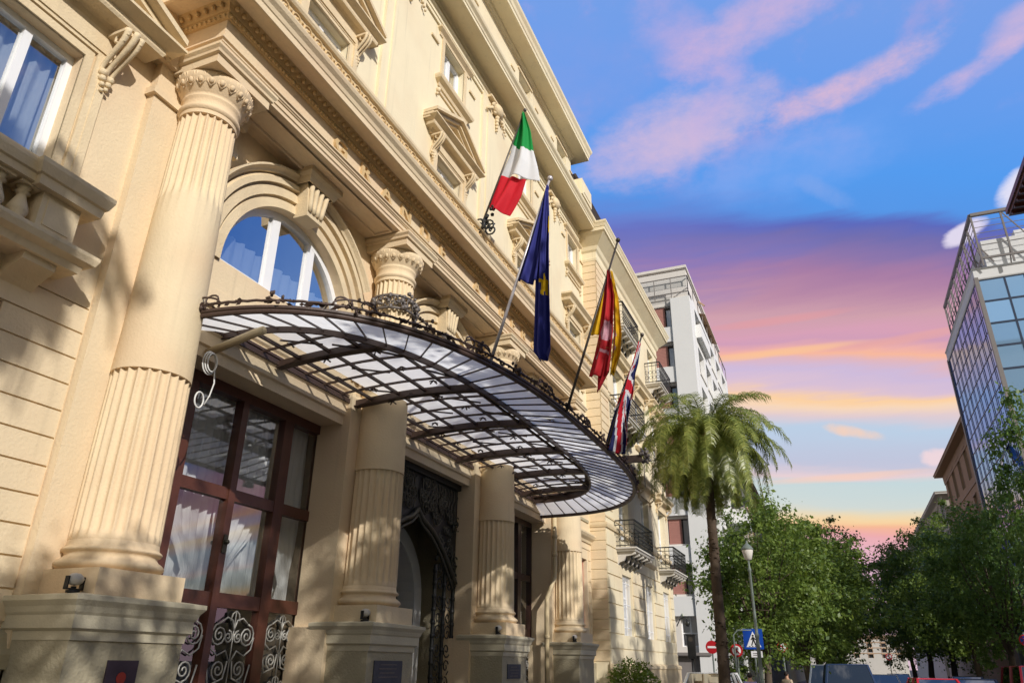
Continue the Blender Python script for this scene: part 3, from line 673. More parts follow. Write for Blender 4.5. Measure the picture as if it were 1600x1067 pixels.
# ------------------------------------------------------------------ columns
def column(i, y):
    x = -5.5
    def rr(z): return .352 - .066 * ((max(z, 2.6) - 2.6) / 4.4) ** 1.35
    FL = (24, 0.034); SG = 24 * 8
    b = MB()
    b.lathe(x, y, [(.345, 2.56, 0), (.350, 2.58, 0), (.352, 2.62, 0.3), (.352, 2.66, 1.0)] + [(rr(z), z, 1.0) for z in (2.9, 3.2, 3.5, 3.8, 4.04)], SG, FL, cap=False)
    b.lathe(x, y, [(rr(4.04), 4.04, 1.0), (rr(4.04) + 0.006, 4.04, 0.0)], SG, FL, cap=False)
    b.lathe(x, y, [(rr(4.04) + 0.006, 4.04, 0), (rr(4.06) + 0.006, 4.06, 0)] + [(rr(z) + 0.002, z, 0) for z in (4.4, 4.8, 5.2, 5.6, 5.85)] + [(rr(5.95), 5.95, 0.55)] + [(rr(z), z, 1.0) for z in (6.05, 6.3, 6.6, 6.9)], SG, FL, cap=False)
    b.lathe(x, y, [(rr(6.9), 6.9, 1.0), (rr(6.9) + 0.006, 6.9, 0.0)], SG, FL, cap=False)
    b.lathe(x, y, [(rr(6.9) + 0.006, 6.90, 0), (rr(6.92) + 0.006, 6.95, 0)], SG, cap=False)
    col = b.build('column', 'column', hotel)
    q = MB()                                        # attic base: plinth, two tori
    q.box(x - 0.3, x + 0.415, y - 0.425, y + 0.425, 2.14, 2.335)
    q.lathe(x, y, [(.36, 2.335)] + [(.365 + .052 * math.sin(PI * t / 8), 2.335 + .10 * t / 8) for t in range(9)] + [(.362, 2.44), (.350, 2.455), (.352, 2.47)] + [(.358 + .026 * math.sin(PI * t / 6), 2.475 + .05 * t / 6) for t in range(7)] + [(.355, 2.53), (.348, 2.575)], 56)
    q.build('column_base', 'column', col)
    q = MB()
    q.lathe(x, y, [(.286, 6.94), (.305, 6.955), (.318, 6.975), (.318, 7.0), (.300, 7.01), (.290, 7.02), (.292, 7.10), (.305, 7.115), (.305, 7.135), (.30, 7.14), (.315, 7.16), (.36, 7.22), (.40, 7.29), (.41, 7.34), (.40, 7.375)], 56)
    n = 22
    for k in range(n):                              # egg and dart
        a = 2 * PI * k / n; q.ball((x + .372 * math.cos(a), y + .372 * math.sin(a), 7.27), .036, 8, (0.9, 0.9, 1.3))
        for s_ in (-1, 1):
            aa = a + s_ * 0.095; q.tube([(x + .41 * math.cos(aa), y + .41 * math.sin(aa), 7.345), (x + .375 * math.cos(aa + s_ * 0.02), y + .375 * math.sin(aa + s_ * 0.02), 7.25), (x + .35 * math.cos(a), y + .35 * math.sin(a), 7.20)], 0.010, 4)
    q.sweep([(x - 0.33, y - 0.40), (x + 0.40, y - 0.40), (x + 0.40, y + 0.40), (x - 0.33, y + 0.40)], [(0, 7.37), (0.0, 7.37), (0.0, 7.47), (0.03, 7.48), (0.035, 7.51), (0.06, 7.54), (0.06, 7.572), (0, 7.572)])
    q.box(x - 0.33, x + 0.398, y - 0.398, y + 0.398, 7.371, 7.57)
    q.build('capital', 'column', col)
    q = MB(); f = -5.10                              # pedestal: rough die, moulded cap
    q.box(-6.0, f, y - 0.53, y + 0.53, 0.0, 1.84)
    p = q.build('pedestal', 'pedestal', col)
    q = MB(); q.sweep([(-5.9, y - 0.50), (f - 0.02, y - 0.50), (f - 0.02, y + 0.50), (-5.9, y + 0.50)], [(0, 1.82), (0.035, 1.82), (0.04, 1.88), (0.07, 1.90), (0.07, 1.99), (0.085, 2.01), (0.10, 2.05), (0.13, 2.09), (0.13, 2.125), (0.0, 2.145)])
    q.box(-5.9, f - 0.02, y - 0.50, y + 0.50, 1.82, 2.14)
    q.build('pedestal_cap', 'capstone', col)
for i, y in enumerate(HY): column(i, y)

# ------------------------------------------------------------------ entablature of the portico
XF = -5.2; Y0, Y1 = 4.24, 16.72
path = [(-6.0, Y0), (XF, Y0), (XF, Y1), (-6.0, Y1)]
b = MB()
b.sweep(path, [(0.0, 7.585), (0.0, 7.635), (0.015, 7.64), (0.015, 7.70), (0.03, 7.703), (0.03, 7.715), (0.045, 7.722), (0.05, 7.745), (0.072, 7.755), (0.072, 7.775), (0.0, 7.785), (0.0, 8.10)])
b.box(-6.0, XF - 0.002, Y0 + 0.002, Y1 - 0.002, 7.586, 8.38)
b.build('entablature', 'plaster', hotel)
b = MB()                                            # recessed panels of the soffit
for c in BAY:
    for u0, u1 in ((c - 1.45, c + 1.45),):
        b.sweep([(XF - 0.10, u0), (XF - 0.10, u1), (-5.62, u1), (-5.62, u0)][::-1], [(0, 7.56), (0.03, 7.56), (0.04, 7.583), (0, 7.583)], True)
b.build('soffit_moulding', 'plaster', hotel)
b = MB()                                            # bed mould with dentils and eggs
b.sweep(path, [(0.0, 8.08), (0.03, 8.08), (0.05, 8.10), (0.05, 8.135), (0.07, 8.14), (0.10, 8.20), (0.15, 8.235), (0.15, 8.245)])
def along(path, step, fn):
    for (a, c) in zip(path, path[1:]):
        A = Vector(a); B = Vector(c); l = (B - A).length; t = (B - A) / l; n = Vector((t.y, -t.x)); k = int(l / step)
        for i in range(k + 1): fn(A + t * (i * l / k), t, n)
def eggd(p, t, n):
    q = p + n * 0.115; b.ball((q.x, q.y, 8.185), 0.036, 6, (0.8, 0.8, 1.15))
def dent(p, t, n):
    q = p + n * 0.055; b.ball((q.x, q.y, 8.095), 0.020, 6)
along(path, 0.105, eggd); along(path, 0.062, dent)
b.build('bed_moulding', 'carved', hotel)
b = MB()
b.sweep(path, [(0.10, 8.24), (0.34, 8.20), (0.34, 8.185), (0.372, 8.185), (0.372, 8.27), (0.385, 8.28), (0.40, 8.33), (0.44, 8.37), (0.455, 8.41), (0.455, 8.43), (-0.3, 8.44)])
b.build('cornice', 'plaster', hotel)
# parapet with carved band
b = MB()
P0 = 0.36
b.sweep(path, [(P0 - 0.25, 8.43), (P0, 8.43), (P0, 8.47), (P0 - 0.02, 8.48), (P0 - 0.02, 8.68), (P0 + 0.02, 8.69), (P0 + 0.04, 8.72), (P0 + 0.04, 8.765), (P0 - 0.25, 8.78)])
b.build('parapet', 'stone', hotel)
b = MB()
def guil(p, t, n):
    q = p + n * (P0 - 0.02)
    b.tube([tuple((q.x + t.x * 0.075 * math.cos(a) + n.x * 0.008, q.y + t.y * 0.075 * math.cos(a) + n.y * 0.008, 8.58 + 0.075 * math.sin(a))) for a in [2 * PI * k / 10 for k in range(10)]], 0.016, 4, closed=True)
    b.ball((q.x + n.x * 0.01, q.y + n.y * 0.01, 8.58), 0.028, 6)
    for s_ in (-1, 1): b.ball((q.x + t.x * 0.105 + n.x * .005, q.y + t.y * 0.105 + n.y * .005, 8.58 + s_ * 0.045), 0.022, 5)
along(path, 0.21, guil)
b.build('carved_band', 'carved', hotel)

def lettering(text, x, ys, z, h, mat, parent, name='raised_letter', out=0.02):
    """raised letters facing +x, one centre for each letter"""
    for ch, y in zip(text, ys):
        b = MB(); cu = bpy.data.curves.new('letter', 'FONT'); cu.body = ch; cu.size = h * 1.38; cu.extrude = out; cu.offset = 0.006; cu.align_x = 'CENTER'
        ob = bpy.data.objects.new('letter', cu); me = ob.to_mesh()
        off = len(b.v)
        for v in me.vertices: b.v.append((x + v.co.z + out, y + v.co.x * 1.25, z + v.co.y))
        for p in me.polygons: b.f.append(tuple(off + k for k in p.vertices)); b.mi.append(0); b.sm.append(False)
        ob.to_mesh_clear(); bpy.data.objects.remove(ob); bpy.data.curves.remove(cu)
        b.build(name, mat, parent)
lettering('GRANDEALBERGO', XF, [6.36, 6.95, 7.50, 8.06, 8.66, 9.25, 10.58, 11.12, 11.72, 12.28, 12.86, 13.46, 14.08], 7.81, 0.235, 'carved', hotel)  # letters take the darker ochre in place of the shading at their edges

# ------------------------------------------------------------------ upper storeys
UB = [2.4] + BAY + [18.28]
holes = []
YE = 19.3
for i, c in enumerate(UB):
    holes.append((c - 0.50, c + 0.50, 8.9, 10.55, 0.16))
    holes.append((c - 0.46, c + 0.46, 12.35, 13.42, 0.16))
b = MB(); b.wall(XW, -3.0, YE, 8.3, 14.2, holes); b.build('wall', 'plaster_up', hotel)
for i, c in enumerate(UB):
    w = window(hotel, ID, XW - 0.14, c - 0.50, c + 0.50, 8.9, 10.55, fr=0.07, mull=(0.5,), glass='skyglass', mw=0.10)
    q = MB()
    for o_, dd in ((0.0, 0.04), (0.09, 0.07)):
        for s_ in (-1, 1): q.box(XW - 0.01, XW + dd, min(c + s_ * (0.5 + o_), c + s_ * (0.60 + o_)), max(c + s_ * (0.5 + o_), c + s_ * (0.60 + o_)), 8.78, 10.55 + o_)
        q.box(XW - 0.01, XW + dd, c - 0.6 - o_, c + 0.6 + o_, 10.55 + o_, 10.65 + o_)
    q.build('window_surround', 'stone', w)
    if i == 4: pediment(w, ID, XW, c - 0.82, c + 0.82, 10.95, 0, 0.34, False, True, 'stone', 0.16, 0.5)
    else: pediment(w, ID, XW, c - 0.78, c + 0.78, 10.93, 0.50, 0.30, True, True, 'stone', 0.17, 0.45)
    w = window(hotel, ID, XW - 0.14, c - 0.46, c + 0.46, 12.35, 13.42, fr=0.07, mull=(0.5,), glass='skyglass', mw=0.10)
    q = MB()
    q.sweep([(XW, c - 0.60), (XW + 0.001, c - 0.60), (XW + 0.001, c + 0.60), (XW, c + 0.60)], [(0, 12.14), (0.03, 12.14), (0.05, 12.20), (0.13, 12.25), (0.15, 12.30), (0.15, 12.34), (0, 12.36)])
    q.sweep([(XW, c - 0.66), (XW + 0.001, c - 0.66), (XW + 0.001, c + 0.66), (XW, c + 0.66)], [(0, 13.44), (0.02, 13.44), (0.03, 13.50), (0.10, 13.56), (0.10, 13.60), (0, 13.6)])
    for s_ in (-1, 1):
        q.box(XW - 0.01, XW + 0.03, min(c + s_ * 0.46, c + s_ * 0.56), max(c + s_ * 0.46, c + s_ * 0.56), 12.35, 13.46)
        q.box(XW - 0.01, XW + 0.04, min(c + s_ * 0.72, c + s_ * 1.00), max(c + s_ * 0.72, c + s_ * 1.00), 13.12, 13.17)
        q.ball((XW + 0.03, c + s_ * 0.62, 12.02), 0.055, 6, (1, 1, 1.3)); q.ball((XW + 0.03, c + s_ * 0.66, 11.9), 0.035, 6)
    q.box(XW - 0.01, XW + 0.035, c - 0.55, c + 0.55, 12.0, 12.05)
    q.build('window_surround', 'stone', w)
for h in [0.4] + HY:                                # flat strips between the windows with raised panels
    b = MB(); b.box(XW - 0.01, XW + 0.055, h - 0.62, h + 0.62, 8.4, 13.72)
    b.box(XW, XW + 0.085, h - 0.40, h + 0.40, 9.6, 13.3)
    b.build('pilaster', 'plaster_up', hotel)
    b = MB(); z = 13.55                              # carved cartouche at its head
    b.ball((XW + 0.14, h, z), 0.17, 10, (0.7, 1.2, 1.0))
    for s_ in (-1, 1):
        b.tube([(XW + 0.12, h + s_ * (0.15 + 0.10 * math.cos(a)), z - 0.02 + 0.13 * math.sin(a)) for a in [k * 0.7 for k in range(8)]], 0.04, 5)
        for k in range(5): b.ball((XW + 0.11, h + s_ * (0.28 + 0.06 * k), z - 0.10 - 0.05 * k), 0.055 - 0.006 * k, 6)
    for k in range(5): b.ball((XW + 0.12, h, z - 0.2 - 0.09 * k), 0.07 - 0.008 * k, 6)
    b.box(XW, XW + 0.16, h - 0.40, h + 0.40, z + 0.14, z + 0.2)
    b.build('carved_cartouche', 'stone', hotel)
mp = [(XW, -3.0), (XW, YE - 0.3)]
b = MB()                                            # great cornice
b.sweep([(XW, -3.0), (XW, 18.85)], [(0, 13.62), (0.04, 13.62), (0.04, 13.70), (0.06, 13.71), (0.06, 13.80), (0.09, 13.82), (0.10, 13.86), (0.02, 13.88), (0.02, 14.02), (0.06, 14.03), (0.08, 14.07), (0.14, 14.10), (0.50, 14.07), (0.54, 14.07), (0.54, 14.15), (0.555, 14.16), (0.57, 14.21), (0.62, 14.26), (0.635, 14.31), (0.635, 14.34), (-0.2, 14.40)])
b.build('great_cornice', 'plaster_up', hotel)
b = MB()
AB = UB[:4] + [17.45]
ah = [(c - 0.42, c + 0.42, 15.35, 16.28, 0.2) for c in AB]
b.wall(XW, -3.0, 18.35, 14.2, 16.8, ah); b.quad((XW, 18.35, 14.2), (XW - 6, 18.35, 14.2), (XW - 6, 18.35, 16.8), (XW, 18.35, 16.8)); b.build('attic_wall', 'plaster_up', hotel)
for c in AB:
    w = window(hotel, ID, XW - 0.18, c - 0.42, c + 0.42, 15.35, 16.28, fr=0.06, mull=(0.5,), mat='white', glass='skyglass')
    q = MB(); q.box(XW - 0.01, XW + 0.03, c - 0.52, c + 0.52, 16.30, 16.38)
    for s_ in (-1, 1): q.box(XW - 0.01, XW + 0.03, min(c + s_ * 0.75, c + s_ * 1.0), max(c + s_ * 0.75, c + s_ * 1.0), 15.95, 16.0)
    q.build('window_surround', 'stone', w)
b = MB(); b.sweep([(XW, -3.0), (XW, 18.35), (XW - 4, 18.35)], [(0, 16.48), (0.03, 16.48), (0.05, 16.54), (0.08, 16.56), (0.10, 16.62), (0.40, 16.64), (0.47, 16.63), (0.47, 16.74), (0.49, 16.76), (0.51, 16.86), (0.56, 16.94), (0.57, 17.0), (0.57, 17.03), (-0.5, 17.05)])
b.box(XW - 6, XW, -3, 18.35, 16.9, 17.04)
b.build('attic_cornice', 'plaster_up', hotel)
# body of the house behind the facade, keeps daylight out of the rooms
b = MB(); b.box(-14, -7.75, -3, 18.33, 0, 16.9); b.build('building_core', 'greywall', hotel)
# fourth bay at street level beyond the last column
b = MB(); rwh = (18.18, 18.92, 2.55, 4.20)
b.wall(XW, 16.7, YE, 0, 8.3, [rwh + (0.14,)]); b.build('wall', 'plaster', hotel)
b = MB(); b.courses(XW, 17.45, 19.22, 1.85, 4.5, 0.26, 0.016, 0.02, [(rwh[0] - 0.1, rwh[1] + 0.1, 2.45, 4.32)], 0.9); b.build('rusticated_wall', 'plaster', hotel)
w = window(hotel, ID, XW - 0.12, *rwh, fr=0.05, mull=(), trans=(0.38,), mat='redpaint', glass='glass', curtain=True)
b = MB(); b.sweep([(XW, 17.85), (XW + .001, 17.85), (XW + .001, 19.25), (XW, 19.25)], [(0, 4.62), (0.03, 4.62), (0.05, 4.68), (0.12, 4.74), (0.16, 4.80), (0.16, 4.84), (0, 4.86)]); b.build('window_hood', 'stone', w)
b = MB(); b.box(XW - 0.01, XW + 0.03, 18.0, 19.1, 5.15, 5.22); b.box(XW - .01, XW + 0.06, 17.0, 19.65, 1.0, 1.75); b.build('base_course', 'pedestal', hotel)

# ------------------------------------------------------------------ doors
def spiral(c, r, a0, turns, sgn=1, n=22, k0=0.12):
    return [(c[0] + r * (1 - (1 - k0) * t / n) * math.cos(a0 + sgn * turns * 2 * PI * t / n), c[1] + r * (1 - (1 - k0) * t / n) * math.sin(a0 + sgn * turns * 2 * PI * t / n)) for t in range(n + 1)]
def scroll_panel(b, d, u0, u1, z0, z1, r=0.008):
    """wrought scrolls, mirrored about the middle of the panel"""
    c = (u0 + u1) / 2; w = (u1 - u0) / 2; z = z1
    def T(pts, rr=r): b.tube([(d, p[0], p[1]) for p in pts], rr, 5)
    while z > z0 + 0.1:
        for s_ in (-1, 1):
            T(spiral((c + s_ * w * 0.62, z - w * 0.75), w * 0.36, PI / 2, 2.2, -s_))
            T(spiral((c + s_ * w * 0.22, z - w * 0.80), w * 0.20, PI / 2, 1.7, s_, 18))
            T([(c + s_ * w * 0.62, z - w * 0.39), (c + s_ * w * 0.35, z - w * 0.22), (c + s_ * w * 0.10, z - w * 0.30), (c, z - w * 0.6)])
            T([(c + s_ * w * 0.97, z - w * 0.78), (c + s_ * w * 0.90, z - w * 1.15), (c + s_ * w * 0.60, z - w * 1.35), (c + s_ * w * 0.25, z - w * 1.2), (c + s_ * w * 0.05, z - w * 1.5)])
            T(spiral((c + s_ * w * 0.45, z - w * 1.75), w * 0.30, -PI / 2, 1.8, s_))
            T([(c + s_ * w * 0.1, z - w * 1.5), (c + s_ * w * 0.2, z - w * 2.0), (c + s_ * w * 0.8, z - w * 2.2), (c + s_ * w * 0.95, z - w * 1.6)])
        T([(c - w * 0.2, z - w * 0.32), (c - w * 0.14, z - w * 0.1), (c, z - w * 0.02), (c + w * 0.14, z - w * 0.1), (c + w * 0.2, z - w * 0.32)])
        T([(c, z - w * 0.02), (c, z - w * 2.3)], r * 0.7)
        z -= w * 2.3
def glazed_door(c, label=None):
    d = -6.2; a = c - 1.62; e = c + 1.62
    f = MB(); g = 0.12
    f.box(d - 0.10, d + 0.03, a, a + 0.13, 0, DOORZ); f.box(d - 0.10, d + 0.03, e - 0.13, e, 0, DOORZ); f.box(d - 0.10, d + 0.03, a + 0.13, e - 0.13, DOORZ - 0.12, DOORZ)
    st = [(c - 0.825, 0.16, 0.02), (c, 0.10, 0.035), (c + 0.825, 0.17, 0.02)]
    for u, w, o in st: f.box(d - 0.09, d + o, u - w / 2, u + w / 2, 0, DOORZ - 0.12)
    for z, h in ((3.43, 0.13), (2.30, 0.15), (0.75, 0.25)):
        us = [a + 0.13] + [q for u, w, o in st for q in (u - w / 2, u + w / 2)] + [e - 0.13]
        for p, q in zip(us[::2], us[1::2]): f.box(d - 0.085, d + 0.012, p, q, z - h / 2, z + h / 2)
    dr = f.build('door', 'wood', hotel, label)
    us = [a + 0.13] + [q for u, w, o in st for q in (u - w / 2, u + w / 2)] + [e - 0.13]
    q = MB()
    for p, r_ in zip(us[::2], us[1::2]):
        for z0, z1 in ((3.495, DOORZ - 0.12), (2.375, 3.365), (0.875, 2.225), (0, 0.625)): q.quad((d - 0.03, p, z0), (d - 0.03, r_, z0), (d - 0.03, r_, z1), (d - 0.03, p, z1))
    q.build('glass', 'doorglass', dr, recalc=False)
    q = MB()
    for k, (p, r_) in enumerate(zip(us[::2], us[1::2])): curtain_mb(q, d - 0.22, p - 0.05, r_ + 0.05, 2.35, DOORZ, 6, 0.03, (-1 if k % 2 == 0 else 1, 2.55))
    for k, (p, r_) in enumerate(zip(us[::2], us[1::2])):
        curtain_mb(q, d - 0.34, p - 0.1, r_ + 0.1, 2.30, DOORZ, 9, 0.035)
    q.build('curtain', 'curtain', dr)
    for p, r_ in zip(us[::2], us[1::2]): q = MB(); scroll_panel(q, d + 0.0, p, r_, 0.9, 2.21, 0.010); q.build('scrollwork', 'whiteiron', dr)
    q = MB(); q.box(d + 0.03, d + 0.05, c - 0.03, c + 0.03, 2.78, 2.98); q.ball((d + 0.07, c, 2.9), 0.03, 8); q.build('handle', 'bronze', dr)
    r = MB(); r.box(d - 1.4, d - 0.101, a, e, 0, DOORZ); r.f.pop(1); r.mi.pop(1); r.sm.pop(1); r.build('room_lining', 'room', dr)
    return dr
glazed_door(BAY[0])
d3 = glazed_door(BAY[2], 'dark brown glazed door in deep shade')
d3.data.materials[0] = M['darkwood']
# ornate iron entrance portal in the middle bay
c = BAY[1]; d = -6.02
q = MB(); a, e = c - 1.6, c + 1.6
q.box(d - 0.08, d + 0.04, a, a + 0.10, 0, DOORZ); q.box(d - 0.08, d + 0.04, e - 0.10, e, 0, DOORZ); q.box(d - 0.08, d + 0.045, a, e, DOORZ - 0.10, DOORZ)
portal = q.build('portal', 'blackiron', hotel, 'ornate bronze portal with a pointed arch under dense scrollwork')
def ogee(s_, w=1.42, z0=2.95, h=1.02):
    pts = []
    for k in range(25):
        t = k / 24; u = w * (1 - t); zz = z0 + h * (math.sin(t * PI / 2) ** 0.95) * 0.86 + h * 0.14 * max(0, (t - 0.8) / 0.2) ** 2
        pts.append((c + s_ * u, zz))
    return pts
# panel above the arch
q = MB()
for s_ in (-1, 1):
    og = ogee(s_)
    for (u, z), (u2, z2) in zip(og, og[1:]): q.quad((d - 0.02, u, z), (d - 0.02, u2, z2), (d - 0.02, u2, DOORZ - 0.1), (d - 0.02, u, DOORZ - 0.1))
    q.quad((d - 0.02, c + s_ * 1.42, 2.95), (d - 0.02, c + s_ * 1.55, 2.95), (d - 0.02, c + s_ * 1.55, DOORZ - 0.1), (d - 0.02, c + s_ * 1.42, DOORZ - 0.1))
q.build('portal_panel', 'blackiron', portal)
q = MB()
for s_ in (-1, 1):
    og = ogee(s_)
    q.tube([(d + 0.03, u, z) for u, z in og], 0.045, 6); q.tube([(d + 0.03, c + s_ * (abs(u - c) * 0.93), z - 0.09) for u, z in og], 0.025, 6)
    random.seed(5)
    for k in range(46):
        u = 0.06 + 1.4 * random.random(); zl = 2.95 + 1.02 * math.sin((1 - u / 1.42) * PI / 2 if u < 1.42 else 0) + 0.08
        z = zl + (DOORZ - 0.15 - zl) * random.random(); r_ = random.uniform(0.06, 0.16); sg = random.choice((-1, 1)); a0 = random.random() * 6
        q.tube([(d + 0.015, c + s_ * (p[0]), p[1]) for p in spiral((u, z), r_, a0, 1.5, sg, 14)], 0.013, 4)
    for k in range(12):
        u = 0.1 + 1.35 * k / 12; q.tube([(d + 0.02, c + s_ * (u + 0.06 * math.sin(t * 1.3)), DOORZ - 0.15 - t * 0.09) for t in range(7)], 0.012, 4)
q.build('portal_scrollwork', 'bronze', portal)
q = MB()                                            # side leaves with twisted bars
for s_ in (-1, 1):
    for u in (0.78, 1.12, 1.45):
        q.tube([(d - 0.02, c + s_ * u, z * 0.1) for z in range(0, 34 if u > 0.8 else 33)], 0.032, 6)
        for z in range(3, 33, 2): q.ball((d - 0.02, c + s_ * u, z * 0.1), 0.05, 6)
    q.tube([(d - 0.02, c + s_ * 0.78, 3.28), (d - 0.02, c + s_ * 0.9, 3.42), (d - 0.02, c + s_ * 1.1, 3.5), (d - 0.02, c + s_ * 1.3, 3.42), (d - 0.02, c + s_ * 1.45, 3.3)], 0.03, 6)
    for z in range(12):
        for u in (0.95, 1.29): q.tube([(d - 0.02, c + s_ * p[0], p[1]) for p in spiral((u, 0.4 + 0.25 * z), 0.13, z, 1.4, 1 if z % 2 else -1, 12)], 0.011, 4)
q.build('portal_leaf', 'blackiron', portal)
# vestibule behind the portal: pale marble arch around a dark inner door
q = MB(); k = d - 0.85
q.quad((d - 0.1, a, 0), (k, a, 0), (k, a, 4.6), (d - 0.1, a, 4.6)); q.quad((d - 0.1, e, 0), (k, e, 0), (k, e, 4.6), (d - 0.1, e, 4.6)); q.quad((d - 0.1, a, 4.6), (k, a, 4.6), (k, e, 4.6), (d - 0.1, e, 4.6)); q.quad((k, a, 0), (k, e, 0), (k, e, 4.6), (k, a, 4.6))
q.build('vestibule', 'pedestal', portal)
q = MB()
def archp(w, z0, n=20): return [(c + w * math.cos(PI * t / n), z0 + w * math.sin(PI * t / n)) for t in range(n + 1)]
q.ribbon([(c + 0.98, 0)] + archp(0.98, 2.65) + [(c - 0.98, 0)], [(0, k), (0, k + 0.35), (0.24, k + 0.35), (0.24, k)]); q.build('inner_arch', 'marble', portal)
q = MB(); P_ = [(c + 0.98, 0)] + archp(0.98, 2.65) + [(c - 0.98, 0)]; q.face([q.P((k + 0.02, p[0], p[1])) for p in P_]); q.box(k + 0.02, k + 0.06, c - 0.03, c + 0.03, 0, 3.5); q.box(k + 0.02, k + 0.05, c - 0.8, c + 0.8, 2.7, 2.78); q.build('inner_door', 'black', portal)

# ------------------------------------------------------------------ glass canopy over the entrance
CY, CW_, RZ, IZ = 10.1, 5.42, 4.66, 4.98
def lerp0(a, b, t): return a + (b - a) * t
def sup(w, dep, n, k=64, y=CY):
    out = []
    for i in range(k + 1):
        a = PI * i / k
        c_, s_ = math.cos(a), math.sin(a)
        out.append((XW + dep * (abs(s_) ** (2 / n)), y - w * math.copysign(abs(c_) ** (2 / n), c_)))
    return out
def resample(P_, n):
    ds = [0]
    for a, b in zip(P_, P_[1:]): ds.append(ds[-1] + math.hypot(b[0] - a[0], b[1] - a[1]))
    out = []; j = 0
    for i in range(n + 1):
        t = ds[-1] * i / n
        while j < len(ds) - 2 and ds[j + 1] < t: j += 1
        f = (t - ds[j]) / max(1e-9, ds[j + 1] - ds[j]); out.append((P_[j][0] + (P_[j + 1][0] - P_[j][0]) * f, P_[j][1] + (P_[j + 1][1] - P_[j][1]) * f))
    return out
NR = 96
rim = resample(sup(CW_, 2.88, 3.0, 400), NR); inn = resample(sup(4.72, 2.02, 3.0, 400, 10.25), NR)
can = wthing('entrance_canopy', 'wide curved iron and glass canopy hanging over the hotel entrance on iron beams', 'canopy', (XW, CY, 4.6))
b = MB()
b.sweep(rim[::1], [(0.0, RZ + 0.02), (0.03, RZ + 0.02), (0.04, RZ + 0.035), (0.035, RZ + 0.055), (0.05, RZ + 0.065), (0.05, RZ + 0.09), (0.0, RZ + 0.10), (-0.02, RZ + 0.09), (-0.02, RZ + 0.03), (0.0, RZ + 0.02)])
b.build('rim', 'iron', can)
b = MB()                                            # gutter lip with twisted cord
b.tube([(p[0], p[1], RZ + 0.135 + 0.004 * math.sin(i * 2.1)) for i, p in enumerate(resample(sup(CW_ + 0.05, 2.93, 3.0, 300), 300))], 0.014, 5)
b.build('cord_moulding', 'iron', can)
b = MB()
b.sweep(inn, [(-0.015, IZ - 0.08), (0.015, IZ - 0.08), (0.015, IZ + 0.05), (-0.10, IZ + 0.07), (-0.10, IZ + 0.065), (-0.015, IZ + 0.04), (-0.015, IZ - 0.08)]); b.build('inner_ring', 'iron', can)
def ux(y, P_):                                      # how far out a line reaches at this y
    best = XW
    for a, c in zip(P_, P_[1:]):
        if min(a[1], c[1]) <= y <= max(a[1], c[1]) and abs(c[1] - a[1]) > 1e-9:
            t = (y - a[1]) / (c[1] - a[1]); best = max(best, a[0] + (c[0] - a[0]) * t)
    return best
g = MB()                                            # sloping fringe of glass, then its bars
for i in range(NR):
    p, q, r_, s_ = rim[i], rim[i + 1], inn[i + 1], inn[i]
    g.quad((p[0], p[1], RZ + 0.07), (q[0], q[1], RZ + 0.07), (r_[0], r_[1], IZ - 0.01), (s_[0], s_[1], IZ - 0.01))
g.build('fringe_glass', 'frost', can, recalc=False)
b = MB()
for i in range(2, NR - 1, 2): b = MB(); b.bar((rim[i][0], rim[i][1], RZ + 0.05), (inn[i][0], inn[i][1], IZ - 0.03), 0.012, 0.02); b.build('fringe_bar', 'iron', can)
def roofz(x): t = (x - XW) / 2.05; return IZ + 0.02 + 0.055 * math.sin(PI * min(1, max(0, t))) 
beams = [6.45, 8.02, 9.62, 11.2, 12.75, 14.2]
def strip(y, w, h, dz, mat, name, x0=XW + 0.05):
    xe = ux(y, inn)
    if xe < XW + 0.4: return
    b = MB(); n = 12; last = None
    for i in range(n):
        xa = x0 + (xe - x0) * i / n; xb = x0 + (xe - x0) * (i + 1) / n
        b.bar((xa, y, roofz(xa) + dz), (xb, y, roofz(xb) + dz), w, h)
    return b.build(name, mat, can)
for y in beams:
    o = strip(y, 0.035, 0.085, -0.055, 'iron', 'beam')
    strip(y, 0.11, 0.014, -0.105, 'iron', 'beam_flange')
b = MB()
y = 5.75; k = 0
ys_thin = []
while y < 15.0:
    if min(abs(y - q) for q in beams) > 0.15: ys_thin.append(y)
    y += 0.392
def strips(b, y, w, h, dz):
    xe = ux(y, inn)
    if xe < XW + 0.3: return
    for i in range(8):
        xa = XW + 0.05 + (xe - XW - 0.05) * i / 8; xb = XW + 0.05 + (xe - XW - 0.05) * (i + 1) / 8
        b.bar((xa, y, roofz(xa) + dz), (xb, y, roofz(xb) + dz), w, h)
for y in ys_thin: b = MB(); strips(b, y, 0.020, 0.028, -0.012); b.v and b.build('glazing_bar', 'iron', can)
for x, w in ((XW + 0.36, 0.03), (XW + 0.78, 0.03), (XW + 1.18, 0.035), (XW + 1.55, 0.025), (XW + 1.86, 0.025)):
    ya = min([q[1] for q in inn if q[0] > x] + [CY]); yb = max([q[1] for q in inn if q[0] > x] + [CY])
    b = MB(); b.bar((x, ya, roofz(x) - 0.05), (x, yb, roofz(x) - 0.045), w, 0.035); b.build('purlin', 'iron', can)
b = MB()                                            # slanting short struts, knots on the rods
random.seed(3)
for k in range(26):
    y = 5.9 + k * 0.345; x = XW + (0.5, 0.95, 1.35, 0.75, 1.6)[k % 5]
    if ux(y, inn) > x + 0.1: b = MB(); b.bar((x, y, roofz(x) - 0.07), (min(x + 0.36, ux(y, inn)), y + 0.30, roofz(x + 0.3) - 0.07), 0.018, 0.018); b.build('short_strut', 'iron', can)
b = MB()
